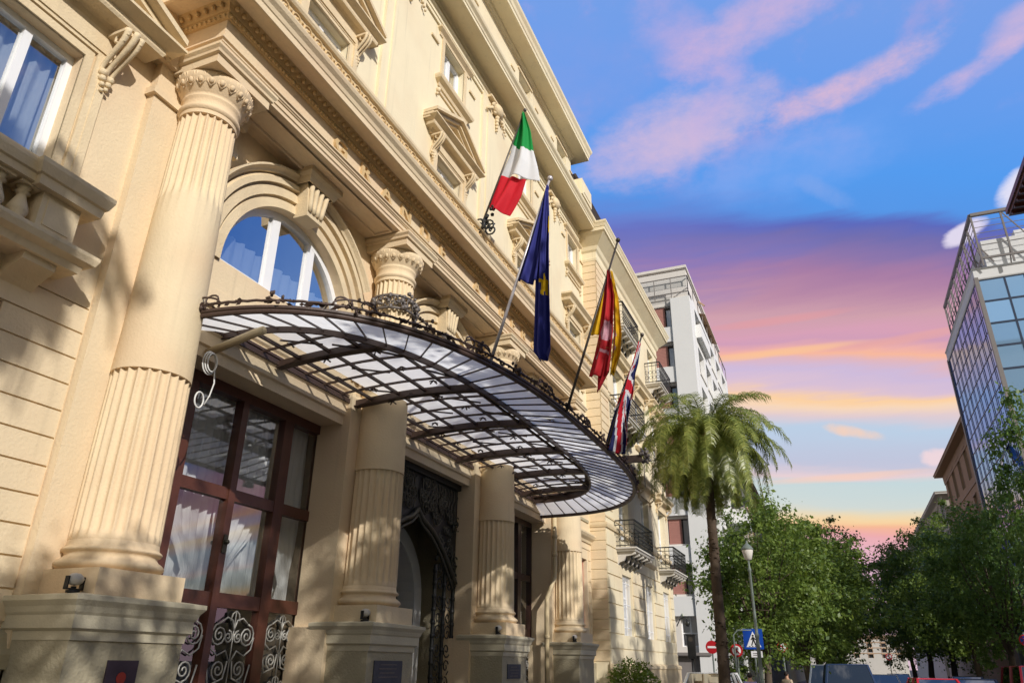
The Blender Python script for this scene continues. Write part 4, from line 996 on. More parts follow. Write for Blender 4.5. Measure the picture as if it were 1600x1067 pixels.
for k in range(34):
    y = 5.95 + (k % 17) * 0.53; x = XW + (0.62 if k < 17 else 1.45) + 0.12 * math.sin(k * 2.3)
    if ux(y, inn) > x + 0.1:
        z = roofz(x) - 0.11; b = MB()
        for a in range(4): b.bar((x, y, z), (x + 0.06 * math.cos(a * 1.6 + k), y + 0.06 * math.sin(a * 1.6 + k), z - 0.03), 0.014)
        b.build('leaf_knot', 'iron', can)
g = MB(); gc = MB()
n = 40
for i in range(n):
    ya = 5.56 + (14.94 - 5.56) * i / n; yb = 5.56 + (14.94 - 5.56) * (i + 1) / n
    xe = min(ux(ya, inn), ux(yb, inn))
    if xe < XW + 0.3: continue
    xs = [XW + 0.05, XW + 0.42] + [XW + 0.42 + (xe - XW - 0.42) * j / 6 for j in range(1, 7)] if xe > XW + 0.6 else [XW + 0.05, xe]
    for j, (xa, xb) in enumerate(zip(xs, xs[1:])):
        t = gc if j == 0 else g
        t.quad((xa, ya, roofz(xa) + 0.015), (xa, yb, roofz(xa) + 0.015), (xb, yb, roofz(xb) + 0.015), (xb, ya, roofz(xb) + 0.015))
g.build('roof_glass', 'frost', can, recalc=False); gc.build('wall_strip_glass', 'clear', can, recalc=False)
b = MB(); b.box(XW, XW + 0.07, 4.95, 15.7, 4.93, 4.99); b.box(XW, XW + 0.05, 4.95, 15.7, 5.02, 5.05); b.build('wall_rail', 'iron', can)
random.seed(31)                                      # clips, leaves and scroll crests along the rim
for i in range(4, NR - 3, 5):
    b = MB()
    p = rim[i]; q = rim[i + 1]; t = Vector((q[0] - p[0], q[1] - p[1], 0)).normalized(); o = Vector((t.y, -t.x, 0)); P0_ = Vector((p[0], p[1], RZ + 0.13)) + o * 0.05
    if i % 10 == 4:
        b.tube([tuple(P0_ + t * (0.22 * math.cos(a)) + Vector((0, 0, 0.09 * math.sin(a)))) for a in [PI * k / 9 for k in range(10)]], 0.011, 5)
        b.tube([tuple(P0_ + t * (0.13 + 0.07 * math.cos(a)) + Vector((0, 0, 0.05 + 0.05 * math.sin(a)))) for a in [k * 0.6 for k in range(9)]], 0.010, 4)
        b.tube([tuple(P0_ + t * (-0.13 - 0.07 * math.cos(a)) + Vector((0, 0, 0.05 + 0.05 * math.sin(a)))) for a in [k * 0.6 for k in range(9)]], 0.010, 4)
    for k in range(7):
        dlt = t * random.uniform(-.08, .08) + o * random.uniform(-.02, .05) + Vector((0, 0, random.uniform(-0.05, 0.09)))
        b.ball(tuple(P0_ + dlt), 0.020, 5, (1, .7, 1.3))
    b.build('rim_ornament', 'iron', can)
b = MB()
for k in range(600):                                 # small cast leaves, one continuous garland
    f = random.random() * (NR - 1); i = int(f); f -= i; p = (lerp0(rim[i][0], rim[i + 1][0], f), lerp0(rim[i][1], rim[i + 1][1], f))
    t = Vector((rim[i + 1][0] - rim[i][0], rim[i + 1][1] - rim[i][1], 0)).normalized(); o = Vector((t.y, -t.x, 0))
    c_ = Vector((p[0], p[1], RZ + 0.115 + random.uniform(-.015, .035))) + o * random.uniform(.03, .075)
    u = (t + Vector((0, 0, random.uniform(-.6, .9)))).normalized() * random.uniform(.02, .045); v = o * .012 + Vector((0, 0, .014))
    b.quad(tuple(c_ - u), tuple(c_ + v), tuple(c_ + u), tuple(c_ - v))
b.build('garland', 'iron', can, recalc=False, kind='stuff')
b = MB()                                            # tie rods with rosettes from the column wreaths
def rod(a, c, knots):
    b.tube([a, c], 0.016, 6)
    A = Vector(a); C = Vector(c)
    for t in knots:
        p = A.lerp(C, t)
        for k in range(9): b.ball(tuple(p + Vector((random.uniform(-.06, .06), random.uniform(-.06, .06), random.uniform(-.05, .05)))), 0.038, 5)
rods = [((-5.2, 8.52, 6.45), (-3.25, 9.35, 4.85)), ((-5.2, 12.48, 6.45), (-3.05, 12.6, 4.85))]
for a, c in rods: b = MB(); rod(a, c, (0.34, 0.62, 0.97)); b.build('tie_rod', 'greyiron', can)
for hy in (HY[1], HY[2]):
    b = MB(); random.seed(int(hy * 10))              # iron leaf wreath clasped round the column neck
    for z in (6.42, 6.62): b.tube([(-5.5 + 0.325 * math.cos(a), hy + 0.325 * math.sin(a), z) for a in [2 * PI * k / 28 for k in range(28)]], 0.022, 5, closed=True)
    for k in range(120):
        a = random.uniform(-2.0, 2.0); z = random.gauss(6.53, 0.06); r_ = 0.335 + random.random() * 0.05
        if random.random() < 0.3: z -= random.random() * 0.28; a = 0.9 + random.gauss(0, 0.12)
        b.ball((-5.5 + r_ * math.cos(a), hy + r_ * math.sin(a), z), random.uniform(0.018, 0.042), 5, (1, 1, random.uniform(.6, 1.4)))
    for k in range(12):
        a = -1.8 + 0.3 * k; b.tube([(-5.5 + 0.35 * math.cos(a + 0.09 * math.cos(t)), hy + 0.35 * math.sin(a + 0.09 * math.cos(t)), 6.53 + 0.07 * math.sin(t)) for t in [q * 0.8 for q in range(8)]], 0.010, 4)
    b.build('wreath', 'greyiron', can)
b = MB(); b.bar((-5.75, 13.25, 5.22), (-3.05, 13.75, 5.36), 0.10, 0.13)      # projecting beam end with a leafy finial
b.build('outrigger_beam', 'iron', can)
b = MB(); random.seed(9)
for k in range(26): b.ball((-2.98 + random.uniform(-.08, .1), 13.77 + random.uniform(-.12, .12), 5.40 + random.uniform(-.13, .18)), random.uniform(.02, .045), 5)
b.tube([(-3.02, 13.75, 5.34), (-3.02, 13.75, 4.8)], 0.008, 4); b.build('finial', 'greyiron', can)

# ------------------------------------------------------------------ flags
def lerp(a, b, t): return a + (b - a) * t
def rowat(rows, t):
    n = len(rows) - 1; f = t * n; i = min(int(f), n - 1); f -= i
    a, b = rows[i], rows[i + 1]; return tuple(lerp(a[k], b[k], f) for k in range(4))
def flag(name_, label, y0, blocks, pole, brkt=None, polemat='pole'):
    """blocks: (rows [(xl,zl,xr,zr)], colour function (s across, t down), fold count, depth, y offset)"""
    th = wthing('flag', label, 'flag', pole[0])
    b = MB(); b.tube([pole[0], pole[1]], 0.020, 8, 0.014); b.ball(pole[1], 0.035, 8); b.build('flag_pole', polemat, th)
    m = MB(); m.smooth = True; cols = []
    for rows, fn, folds, amp, yo in blocks:
        nu, nv = 36, 60; grid = []
        for j in range(nv + 1):
            t = j / nv; xl, zl, xr, zr = rowat(rows, t); row = []
            for i in range(nu + 1):
                s_ = i / nu
                sag = -0.03 * math.sin(PI * s_) * t
                dy = amp * (0.25 + 0.75 * t) * math.sin(folds * 2 * PI * s_ + 1.3 * t + yo * 9) + 0.3 * amp * math.sin(folds * 4.3 * PI * s_ + 2 + 2 * t)
                row.append(m.P((lerp(xl, xr, s_), y0 + yo + dy, lerp(zl, zr, s_) + sag)))
            grid.append(row)
        for j in range(nv):
            for i in range(nu):
                m.face((grid[j][i], grid[j][i + 1], grid[j + 1][i + 1], grid[j + 1][i])); cols.append(fn((i + .5) / nu, (j + .5) / nv))
    o = m.build('flag_cloth', 'flag', th, recalc=False)
    at = o.data.color_attributes.new('Col', 'FLOAT_COLOR', 'CORNER')
    k = 0
    for p, c in zip(o.data.polygons, cols):
        for li in p.loop_indices: at.data[li].color = (*c, 1)
    sm = o.modifiers.new('thickness', 'SOLIDIFY'); sm.thickness = 0.004
    if brkt: brkt(th)
    return th
GRN, WHT, RED_ = (0.0, 0.33, 0.06), (0.82, 0.83, 0.86), (0.72, 0.01, 0.03)
BLU, YEL, SRED = (0.035, 0.04, 0.28), (0.85, 0.55, 0.0), (0.60, 0.02, 0.03)
IT = [(-4.085, 11.073, -4.021, 11.053), (-4.184, 10.687, -3.906, 10.602), (-4.258, 10.461, -3.855, 10.127), (-4.343, 10.182, -3.794, 9.815), (-4.525, 9.793, -3.758, 9.516)]
IT2 = [(-4.525, 9.793, -3.988, 9.551), (-4.619, 9.484, -4.108, 9.256), (-4.724, 9.154, -4.311, 8.919)]
EUa = [(-2.453, 6.873, -2.429, 6.885), (-2.567, 6.533, -2.44, 6.52), (-2.694, 6.136, -2.506, 6.077), (-2.834, 5.71, -2.569, 5.617)]
EUb = [(-2.462, 6.802, -2.43, 6.812), (-2.52, 6.46, -2.417, 6.479), (-2.576, 6.041, -2.42, 6.05), (-2.592, 5.63, -2.417, 5.636), (-2.607, 5.156, -2.406, 5.167), (-2.622, 4.792, -2.395, 4.802), (-2.549, 4.669, -2.447, 4.691)]
SIa = [(-2.261, 6.661, -2.242, 6.667), (-2.395, 6.241, -2.314, 6.236), (-2.545, 5.777, -2.385, 5.77)]
SIb = [(-2.26, 6.681, -2.214, 6.682), (-2.331, 6.268, -2.17, 6.268), (-2.403, 5.764, -2.202, 5.75), (-2.485, 5.452, -2.241, 5.443), (-2.573, 5.173, -2.279, 5.178)]
SIc = [(-2.434, 5.398, -2.26, 5.418), (-2.451, 5.175, -2.295, 5.198), (-2.468, 4.937, -2.431, 5.003)]
SId = [(-2.223, 6.684, -2.196, 6.688), (-2.197, 6.253, -2.126, 6.25), (-2.22, 5.734, -2.107, 5.725), (-2.258, 5.445, -2.129, 5.444), (-2.296, 5.162, -2.226, 5.206)]
UK = [(-2.31, 6.426, -2.29, 6.423), (-2.435, 6.059, -2.361, 6.092), (-2.517, 5.874, -2.421, 5.926), (-2.623, 5.61, -2.468, 5.643), (-2.717, 5.347, -2.542, 5.389), (-2.8, 5.096, -2.595, 5.146), (-2.872, 4.848, -2.617, 4.903), (-2.917, 4.741, -2.65, 4.656)]
def star(s_, t, cs, ct, r, ax=1.0):
    x = (s_ - cs) * ax; y = t - ct; d_ = math.hypot(x, y); a = math.atan2(x, -y)
    k = abs(((a / (2 * PI / 5)) % 1.0) - 0.5) * 2
    return d_ < r * (0.42 + 0.58 * k ** 1.6) if False else d_ < r * (1.0 - 0.58 * (1 - k))
def c_it(s_, t): return GRN if t < 0.52 + 0.03 * math.sin(s_ * 5) else WHT
def c_it2(s_, t): return RED_
def c_eua(s_, t): return BLU
def c_eub(s_, t): return YEL if (star(s_, t, 0.62, 0.52, 0.060, 0.22) or star(s_, t, 0.98, 0.24, 0.05, 0.22)) else BLU
def c_sia(s_, t): return (0.82, 0.50, 0.0)
def c_sib(s_, t):
    if ((s_ - .5) / .42) ** 2 + ((t - .50) / .085) ** 2 < 1: return (0.75, 0.42, 0.50)
    if abs(math.hypot((s_ - .5) / .40, (t - .78) / .10) - 0.85) < 0.14 and t < .79: return (0.72, 0.40, 0.46)
    if abs(math.hypot((s_ - .45) / .5, (t - .62) / .06) - 0.8) < 0.1 : return (0.55, 0.14, 0.05)
    return SRED
def c_sid(s_, t): return (0.66, 0.38, 0.40) if (0.46 < t < 0.72 and 0.1 < s_ < 0.35 + 0.1 * math.sin(t * 40)) else (0.82, 0.48, 0.0)
UK = [((a + c) / 2 - (c - a) * .66, b_, (a + c) / 2 + (c - a) * .66, d_) for a, b_, c, d_ in UK]
UK = [(a - .03 * i / 7, b_, c + .02 * i / 7, d_) for i, (a, b_, c, d_) in enumerate(UK)]
def c_uk(s_, t):
    x = t * 2 - 1 + 0.25 * math.sin(s_ * 3); y = (s_ * 2 - 1) * 1.15 + 0.25 * math.sin(t * 5)
    if abs(x) < 0.09 or abs(y) < 0.17: return (0.62, 0.01, 0.03)
    if abs(x) < 0.16 or abs(y) < 0.30: return WHT
    dd = abs(abs(x) - abs(y))
    if dd < 0.07: return (0.62, 0.01, 0.03)
    if dd < 0.20: return WHT
    return (0.015, 0.02, 0.13)
def it_bracket(th):
    b = MB(); random.seed(4)
    b.tube([(-5.0, 9.99, 8.55), (-4.86, 9.99, 8.72), (-4.72, 9.99, 9.0)], 0.035, 8)
    for s_ in (-1, 1):
        for c_ in ((-4.86, 8.78), (-4.68, 8.72)):
            b.tube([(p[0], 9.99 + s_ * 0.08, p[1]) for p in spiral(c_, 0.13, s_, 1.6, 1, 20)], 0.016, 5)
    for k in range(40): t = random.random(); b.ball((lerp(-4.92, -4.60, t) + random.uniform(-.05, .05), 9.99 + random.uniform(-.07, .07), lerp(8.58, 9.18, t) + random.uniform(-.05, .05)), random.uniform(.018, .04), 5)
    b.build('bracket', 'blackiron', th)
flag('italy', 'green, white and red flag hanging from the scrolled iron bracket on the cornice', 9.99, [(IT, c_it, 1.1, 0.10, 0), (IT2, c_it2, 1.2, 0.09, 0.0)], ((-4.86, 9.99, 8.72), (-4.02, 9.99, 11.12)), it_bracket)
flag('europe', 'dark blue flag with yellow stars hanging in folds from a pole on the canopy', 6.8, [(EUa, c_eua, 1.6, 0.05, 0), (EUb, c_eub, 1.5, 0.06, -0.02)], ((-3.13, 6.8, 4.72), (-2.41, 6.8, 6.98)), None, 'polew')
flag('sicily', 'red and yellow flag with a pale emblem hanging over the middle of the canopy', 8.68, [(SIa, c_sia, 1.0, 0.03, 0.03), (SId, c_sid, 1.4, 0.05, 0.05), (SIb, c_sib, 1.6, 0.05, 0.0), (SIc, lambda s_, t: SRED, 1.0, 0.04, 0.02)], ((-2.88, 8.68, 4.72), (-2.08, 8.68, 7.13)))
flag('britain', 'blue, red and white crossed flag, bunched, rightmost over the canopy rim', 10.68, [(UK, c_uk, 1.4, 0.10, 0)], ((-2.92, 10.68, 4.72), (-2.25, 10.68, 6.55)))

# ------------------------------------------------------------------ small things on the hotel front
t = wthing('drainpipe', 'cream drainpipe with a bend running down beside the last column', 'pipe', (-5.6, 15.95, 0))
b = MB(); b.tube([(-5.62, 15.93, 5.1), (-5.62, 15.93, 3.75), (-5.62, 15.90, 3.45), (-5.70, 15.62, 3.0), (-5.70, 15.60, 2.7), (-5.70, 15.60, 0)], 0.05, 10); b.build('pipe_run', 'pipe', t)
b = MB()
for z in (4.3, 3.9, 2.2, 1.2): b.lathe(-5.62 if z > 3.5 else -5.70, 15.93 if z > 3.5 else 15.60, [(.06, z), (.065, z + .02), (.065, z + .05), (.06, z + .07)], 12)
b.build('pipe_clamp', 'pipe', t)
t = wthing('cable_coil', 'white coiled cable hanging from a bracket behind the nearest column', 'cable', (-5.45, 5.2, 4.3))
b = MB()
for k in range(3): b.tube([(-5.45 + 0.02 * k, 5.12 + (0.085 - .012 * k) * math.cos(a), 4.42 + (0.12 - 0.012 * k) * math.sin(a)) for a in [2 * PI * i / 20 for i in range(20)]], 0.008, 5, closed=True)
b.tube([(-5.45, 5.20, 4.38), (-5.44, 5.22, 4.24), (-5.45, 5.20, 4.1), (-5.47, 5.17, 4.0)], 0.008, 5)
b.tube([(-5.45, 5.08 + 0.055 * math.cos(a), 4.02 + 0.08 * math.sin(a)) for a in [2 * PI * i / 16 for i in range(16)]], 0.009, 5, closed=True)
b.build('cable_loops', 'cable', t)
b = MB(); b.tube([(-5.78, 5.38, 4.68), (-5.2, 5.42, 4.84), (-5.1, 5.43, 4.86)], 0.045, 8); b.build('bracket_arm', 'pipe', t)
def spot(x, y, label):
    th = wthing('spotlight', label, 'lamp', (x, y, 2.145))
    b = MB(); b.lathe(x, y, [(.05, 2.145), (.05, 2.16), (.02, 2.165), (.02, 2.19)], 10); b.box(x - .02, x + .02, y - 0.07, y - 0.06, 2.17, 2.26); b.box(x - .02, x + .02, y + 0.06, y + 0.07, 2.17, 2.26); b.box(x - .02, x + .02, y - 0.07, y + 0.07, 2.165, 2.175); b.build('lamp_base', 'black', th)
    b = MB(); b.ball((x, y, 2.24), 0.062, 12, (1, 1, 0.75)); b.build('lamp_head', 'concrete', th)
spot(-5.22, 4.04, 'small white spotlight standing on the nearest column pedestal'); spot(-5.2, 7.93, 'small spotlight on the pedestal left of the ornate portal')
spot(-5.2, 11.9, 'small spotlight on the pedestal right of the ornate portal'); spot(-5.2, 15.93, 'small spotlight on the pedestal of the farthest column')
def plaque(y0, y1, z0, z1, label, mark=None, mat='plaque'):
    th = wthing('plaque', label, 'plaque', (-5.09, (y0 + y1) / 2, z0))
    b = MB(); b.box(-5.10, -5.085, y0, y1, z0, z1); b.build('plate', mat, th)
    if mark == 'dot':
        b = MB(); cy, cz = (y0 + y1) / 2, z0 + (z1 - z0) * 0.72; b.prism([(cy + 0.042 * math.cos(2 * PI * k / 20), cz + 0.042 * math.sin(2 * PI * k / 20)) for k in range(20)], -5.085, -5.08); b.build('emblem', 'redpaint', th)
    else:
        b = MB(); random.seed(int(y0 * 7))
        for k in range(4): z = z1 - 0.05 - 0.045 * k; a = y0 + 0.08 + 0.05 * random.random(); b.box(-5.085, -5.082, a, y1 - 0.08 - 0.1 * random.random(), z, z + 0.012)
        b.build('relief_lines', 'greyiron', th)
plaque(4.37, 4.65, 1.25, 1.69, 'dark plaque with a red round emblem on the nearest pedestal', 'dot')
plaque(8.04, 8.68, 1.46, 1.72, 'worn blue grey plaque on the pedestal left of the portal', None, 'slate')
plaque(12.05, 12.62, 1.48, 1.70, 'worn blue grey plaque on the pedestal right of the portal', None, 'slate')

# ------------------------------------------------------------------ the palazzo next door
XN = -5.37; NA, NB = 19.3, 27.85
pal = wthing('palazzo_building', 'cream four storey palazzo with iron balconies and a deep bracketed eave beside the hotel', 'house', (XN, 24, 0))
AX3 = [21.3, 24.1, 26.7]
hs = []
for c in AX3:
    hs += [(c - 0.55, c + 0.55, 2.35, 4.02, 0.2), (c - 0.55, c + 0.55, 4.72, 6.75, 0.2), (c - 0.55, c + 0.55, 8.40, 10.2, 0.2), (c - 0.5, c + 0.5, 11.35, 13.0, 0.2)]
b = MB(); b.wall(XN, NA, NB, 0, 13.6, hs, 0.2)
b.quad((-6.2, NA, 0), (XN, NA, 0), (XN, NA, 13.6), (-6.2, NA, 13.6)); b.build('wall', 'plaster_up', pal)
b = MB(FYn(NA)); b.courses(0, -5.80, XN, 1.8, 13.4, 0.245, 0.03, 0.018); b.build('quoins', 'plaster', pal)
b = MB(); b.courses(XN, NA - 0.018, NA + 0.75, 5.6, 13.4, 0.245, 0.03, 0.02); b.build('quoins', 'plaster', pal)
low = [(c - 0.60, c + 0.60, 2.3, 4.1) for c in AX3]
b = MB(); b.courses(XN, NA - 0.02, NB, 1.75, 5.0, 0.36, 0.03, 0.03, low, 1.1); b.build('rusticated_wall', 'plaster_up', pal)
b = MB(); b.box(XN - 0.01, XN + 0.10, NA - 0.06, NB + 0.1, 0, 1.62); b.sweep([(XN, NA - .06), (XN, NB + .1)], [(0, 1.6), (0.13, 1.62), (0.12, 1.70), (0, 1.76)]); b.build('base_course', 'stone', pal)
for z in (5.08, 8.9): 
    b = MB(); b.sweep([(-5.80, NA), (XN, NA), (XN, NB)], [(0, z), (0.04, z), (0.06, z + 0.06), (0.06, z + 0.12), (0, z + 0.14)]); b.sweep([(-5.80, NA), (XN, NA), (XN, NB)], [(0, z + 0.28), (0.02, z + 0.28), (0.02, z + 0.32), (0, z + 0.32)]); b.build('string_course', 'stone', pal)
b = MB()
b.sweep([(-5.8, NA), (XN, NA), (XN, NB), (-9, NB)], [(0, 13.2), (0.03, 13.2), (0.05, 13.28), (0.03, 13.3), (0.03, 13.5), (0.08, 13.56), (0.12, 13.68), (0.40, 13.98), (0.44, 14.0), (0.44, 14.10), (0.46, 14.12), (0.49, 14.2), (0.52, 14.25), (0.52, 14.3), (-0.2, 14.36)])
k = NA + 0.3
b.build('eave', 'plaster_up', pal)
b = MB()                                             # dark tiled mansard with ragged edge
random.seed(12)
b.quad((-5.25, 18.4, 14.33), (-5.25, NB, 14.33), (-5.75, NB, 15.95), (-5.75, 18.4, 15.95)); b.quad((-5.75, 18.4, 15.95), (-5.75, NB, 15.95), (-9, NB, 16.4), (-9, 18.4, 16.4)); b.quad((-5.25, NB, 14.33), (-9, NB, 14.33), (-9, NB, 16.4), (-5.75, NB, 15.95)); b.quad((-5.3, 18.4, 14.33), (-9, 18.4, 14.33), (-9, 18.4, 16.4), (-5.75, 18.4, 15.95))
for i in range(51):
    y = 18.5 + i * 0.19
    for j in range(9):
        t = j / 9; x = -5.25 - 0.5 * t; z = 14.35 + 1.62 * t
        b.tube([(x + 0.03, y, z), (x - 0.03, y, z + 0.20)], 0.075, 5, 0.06)
b.build('roof', 'tile', pal)
b = MB(); b.box(-5.5, -5.14, 17.35, 18.28, 14.38, 14.92); b.box(-5.5, -5.125, 17.5, 18.13, 14.5, 14.8); b.build('parapet_block', 'plaster_up', pal)
def railing_mb(b, d, u0, u1, z0, z1, step=0.11, sides=0.0, scroll=False):
    path_ = [(d, u0), (d, u1)] if not sides else [(d - sides, u0), (d, u0), (d, u1), (d - sides, u1)]
    for z, w in ((z0 + 0.05, 0.022), (z1, 0.035), (z1 - 0.12, 0.018)):
        for p, q in zip(path_, path_[1:]): b.bar((p[0], p[1], z), (q[0], q[1], z), w)
    for p, q in zip(path_, path_[1:]):
        l = math.hypot(q[0] - p[0], q[1] - p[1]); n_ = max(1, int(l / step))
        for i in range(n_ + 1):
            t = i / n_; x, y = lerp(p[0], q[0], t), lerp(p[1], q[1], t)
            b.bar((x, y, z0), (x, y, z1), 0.014)
            if scroll and i < n_:
                tx, ty = (q[0] - p[0]) / n_, (q[1] - p[1]) / n_
                for zz in (z0 + 0.22, z0 + 0.42):
                    b.tube([(x + tx * (0.5 + 0.4 * math.cos(a)), y + ty * (0.5 + 0.4 * math.cos(a)), zz + 0.07 * math.sin(a)) for a in [2 * PI * m_ / 8 for m_ in range(8)]], 0.007, 4, closed=True)
def balcony(parent, F, d, u0, u1, z, out=0.60, h=0.72, rail='blackiron', slab='concrete', scroll=True, belly=False):
    b = MB(F)
    b.sweep([(d, u0), (d + out, u0), (d + out, u1), (d, u1)], [(-0.1, z - 0.10), (-0.06, z - 0.10), (-0.03, z - 0.05), (0.0, z - 0.04), (0.0, z), (-0.3, z)])
    b.box(d, d + out - 0.06, u0 + 0.06, u1 - 0.06, z - 0.098, z - 0.002)
    o = b.build('balcony', slab, parent)
    r_ = MB(F); railing_mb(r_, d + out - 0.04, u0 + 0.04, u1 - 0.04, z, z + h, 0.12, out - 0.04, scroll); r_.build('railing', rail, o)
    n_ = 5
    for i in range(n_):
        u = lerp(u0 + 0.2, u1 - 0.2, i / (n_ - 1)); k = MB(F)
        k.prismu([(d, z - 0.1), (d + out * 0.85, z - 0.1), (d + out * 0.88, z - 0.17), (d + out * 0.70, z - 0.20), (d + out * 0.45, z - 0.22), (d + out * 0.32, z - 0.34), (d + out * 0.12, z - 0.38), (d, z - 0.48)], u - 0.05, u + 0.05)
        k.build('support_bracket', 'concrete' if not belly else 'blackiron', o)
    k = MB(F)                                        # iron scrolls hanging under the slab
    for i in range(n_ - 1):
        u = lerp(u0 + 0.2, u1 - 0.2, (i + 0.5) / (n_ - 1)); k.tube([(d + out * 0.6, p[0], p[1]) for p in spiral((u, z - 0.2), 0.10, 1.0, 1.5, 1, 14)], 0.02, 5); k.tube([(d + out * 0.3, p[0], p[1]) for p in spiral((u, z - 0.3), 0.10, 1.0, 1.5, -1, 14)], 0.02, 5)
    k.build('scroll_support', 'blackiron', o)
    return o
for i, c in enumerate(AX3):
    for z0, z1 in ((2.35, 4.02), (4.72, 6.75), (8.40, 10.2), (11.35, 13.0)):
        hw = 0.55 if z0 < 11 else 0.5
        w = window(pal, ID, XN - 0.18, c - hw, c + hw, z0, z1, fr=0.07, mull=(0.5,), trans=(0.33, 0.66) if z0 < 4 else (0.5,), glass='skyglass')
        if z0 > 4 and z0 < 11: pediment(w, ID, XN, c - 0.85, c + 0.85, z1 + 0.32, 0, 0.30, False, True, 'stone', 0.13, 0.35)
        if z0 > 3 and z0 < 11 and i == 1:
            q = MB(); q.sweep([(XN, c - .75), (XN + .001, c - .75), (XN + .001, c + .75), (XN, c + .75)], [(0, z0 - 0.16), (0.05, z0 - 0.16), (0.12, z0 - 0.08), (0.12, z0 - 0.04), (0, z0 - 0.03)]); q.build('window_sill', 'stone', w)
        if z0 < 4:
            q = MB(); n_ = 9
            for k in range(n_): u = c - 0.5 + k / (n_ - 1); q.bar((XN - 0.06, u, z0 + .02), (XN - 0.06, u, z1 - .02), 0.014)
            for zz in (z0 + 0.3, z0 + 0.9, z1 - 0.2): q.bar((XN - 0.06, c - .54, zz), (XN - 0.06, c + .54, zz), 0.018)
            q.build('window_grille', 'white', w)
for c in (AX3[0], AX3[2]):
    balcony(pal, ID, XN, c - 1.15, c + 1.15, 4.66); balcony(pal, ID, XN, c - 1.1, c + 1.1, 8.36)
for c in (AX3[0] - 0.1, AX3[2] - 0.15): balcony(pal, ID, XN, c - 1.05, c + 1.05, 11.30, h=0.80)
b = MB(); b.box(-14, -6.6, 19.28, NB - 0.02, 0, 14.2); b.quad((XN, NB, 0), (-9, NB, 0), (-9, NB, 13.6), (XN, NB, 13.6)); b.build('building_core', 'plaster_up', pal)
t = wthing('wall_lantern', 'small curled iron lantern arm on the corner of the palazzo', 'lamp', (-5.3, 28.1, 3.0))
b = MB(); b.tube([(-5.34, 28.05, 3.0), (-5.2, 28.05, 3.25), (-5.05, 28.05, 3.3), (-4.95, 28.05, 3.2)], 0.02, 6); b.ball((-4.95, 28.05, 3.1), 0.09, 8, (1, 1, 1.3)); b.build('lantern_arm', 'blackiron', t)

# ------------------------------------------------------------------ white apartment block across the side street
YW = 44.0; XS = -6.0
wb = wthing('apartment_block', 'tall white modern apartment block with pinkish shutters and a glass roof terrace behind the palm', 'apartment block', (XS, YW, 0))
LV = [4.9 + 2.78 * k for k in range(7)]             # floor lines
b = MB(FYn(YW))
hs = [(-8.55, -7.35, z + 0.55, z + 2.0, 0.25) for z in LV] + [(-8.2, -6.95, 2.7, 4.7, 0.25), (-8.2, -6.95, 0.2, 2.2, 0.3)]
b.wall(-0.35, -16, -7.2, 0, 24.3, [h for h in hs if h[1] < -7.2] + [(-8.2, -7.2, 2.7, 4.7, 0.25)], 0.25)
b.build('wall', 'wall_g', wb)
b = MB(); b.box(-7.25, XS, YW - 0.02, YW + 1.0, 5.0, 24.0); b.box(-7.25, XS - 0.002, YW - 0.01, YW + 1.0, 0, 5.0); b.build('corner_tower', 'wall_w', wb)
for k, z in enumerate(LV):
    b = MB(FYn(YW)); b.box(-0.34, -0.10, -16, -7.25, z - 0.62, z + 0.42); b.build('spandrel', 'wall_w', wb)
    b = MB(FYn(YW)); b.box(-0.50, -0.42, -8.5, -7.75, z + 0.55, z + 2.0)
    for q in range(14): b.box(-0.42, -0.41, -8.5, -7.75, z + 0.58 + q * 0.1, z + 0.65 + q * 0.1)
    b.build('shutter', 'pink', wb)
    o = window(wb, FYn(YW), -0.6, -8.55, -7.35, z + 0.55, z + 2.0, fr=0.05, mull=(0.7,), mat='shut', glass='glass', curtain=False, room=0.6)
    if z > 14:
        b = MB(FYn(YW)); b.box(-0.38, -0.30, -8.6, -7.3, z + 2.02, z + 2.12); b.build('shutter_box', 'concrete', wb)
o = window(wb, FYn(YW), -0.55, -8.2, -7.2, 2.7, 4.7, fr=0.06, mull=(0.5,), trans=(0.35,), mat='white', glass='glass', curtain=False)
b = MB(FYn(YW)); b.box(-0.3, 0.1, -9.5, -6.6, 2.25, 2.4); b.box(-0.36, -0.3, -9.5, -7.25, 0.2, 2.2); b.build('shop_canopy', 'steel', wb)
# street front
b = MB(FX(XS)); hs = []
fl = [5.0 + 2.78 * k for k in range(7)]
for z in fl:
    for j in range(5): u = YW + 1.9 + j * 3.2; hs.append((u, u + 2.4, z + 0.30, z + 2.2, 0.35))
b.wall(0, YW + 0.98, YW + 18.5, 0, 24.4, hs, 0.5); b.build('wall', 'wall_w', wb)
for h in hs:
    if h[2] < 8: continue
    o = window(wb, FX(XS), -0.30, h[0], h[1], h[2], h[3], fr=0.06, mull=(0.5,), mat='shut', glass='glass', curtain=False, room=0.5)
    b = MB(FX(XS)); b.box(0.0, 0.06, h[0] - 0.08, h[1] + 0.08, h[2] - 0.10, h[2]); b.build('window_sill', 'concrete', wb)
def plain_balcony(F, u0, u1, z, out, parent=wb, mat='wall_w'):
    b = MB(F); b.box(0, out, u0, u1, z - 0.18, z); b.box(out - 0.08, out, u0, u1, z, z + 0.75); b.box(0, out - .08, u0, u0 + 0.08, z, z + 0.75); b.box(0, out - .08, u1 - 0.08, u1, z, z + 0.75)
    o = b.build('balcony', mat, parent); r_ = MB(F); r_.bar((out - 0.04, u0, z + 0.95), (out - 0.04, u1, z + 0.95), 0.05)
    for k in range(7): u = lerp(u0 + .05, u1 - .05, k / 6); r_.bar((out - 0.04, u, z + 0.75), (out - 0.04, u, z + 0.95), 0.03)
    r_.build('railing', 'steel', o)
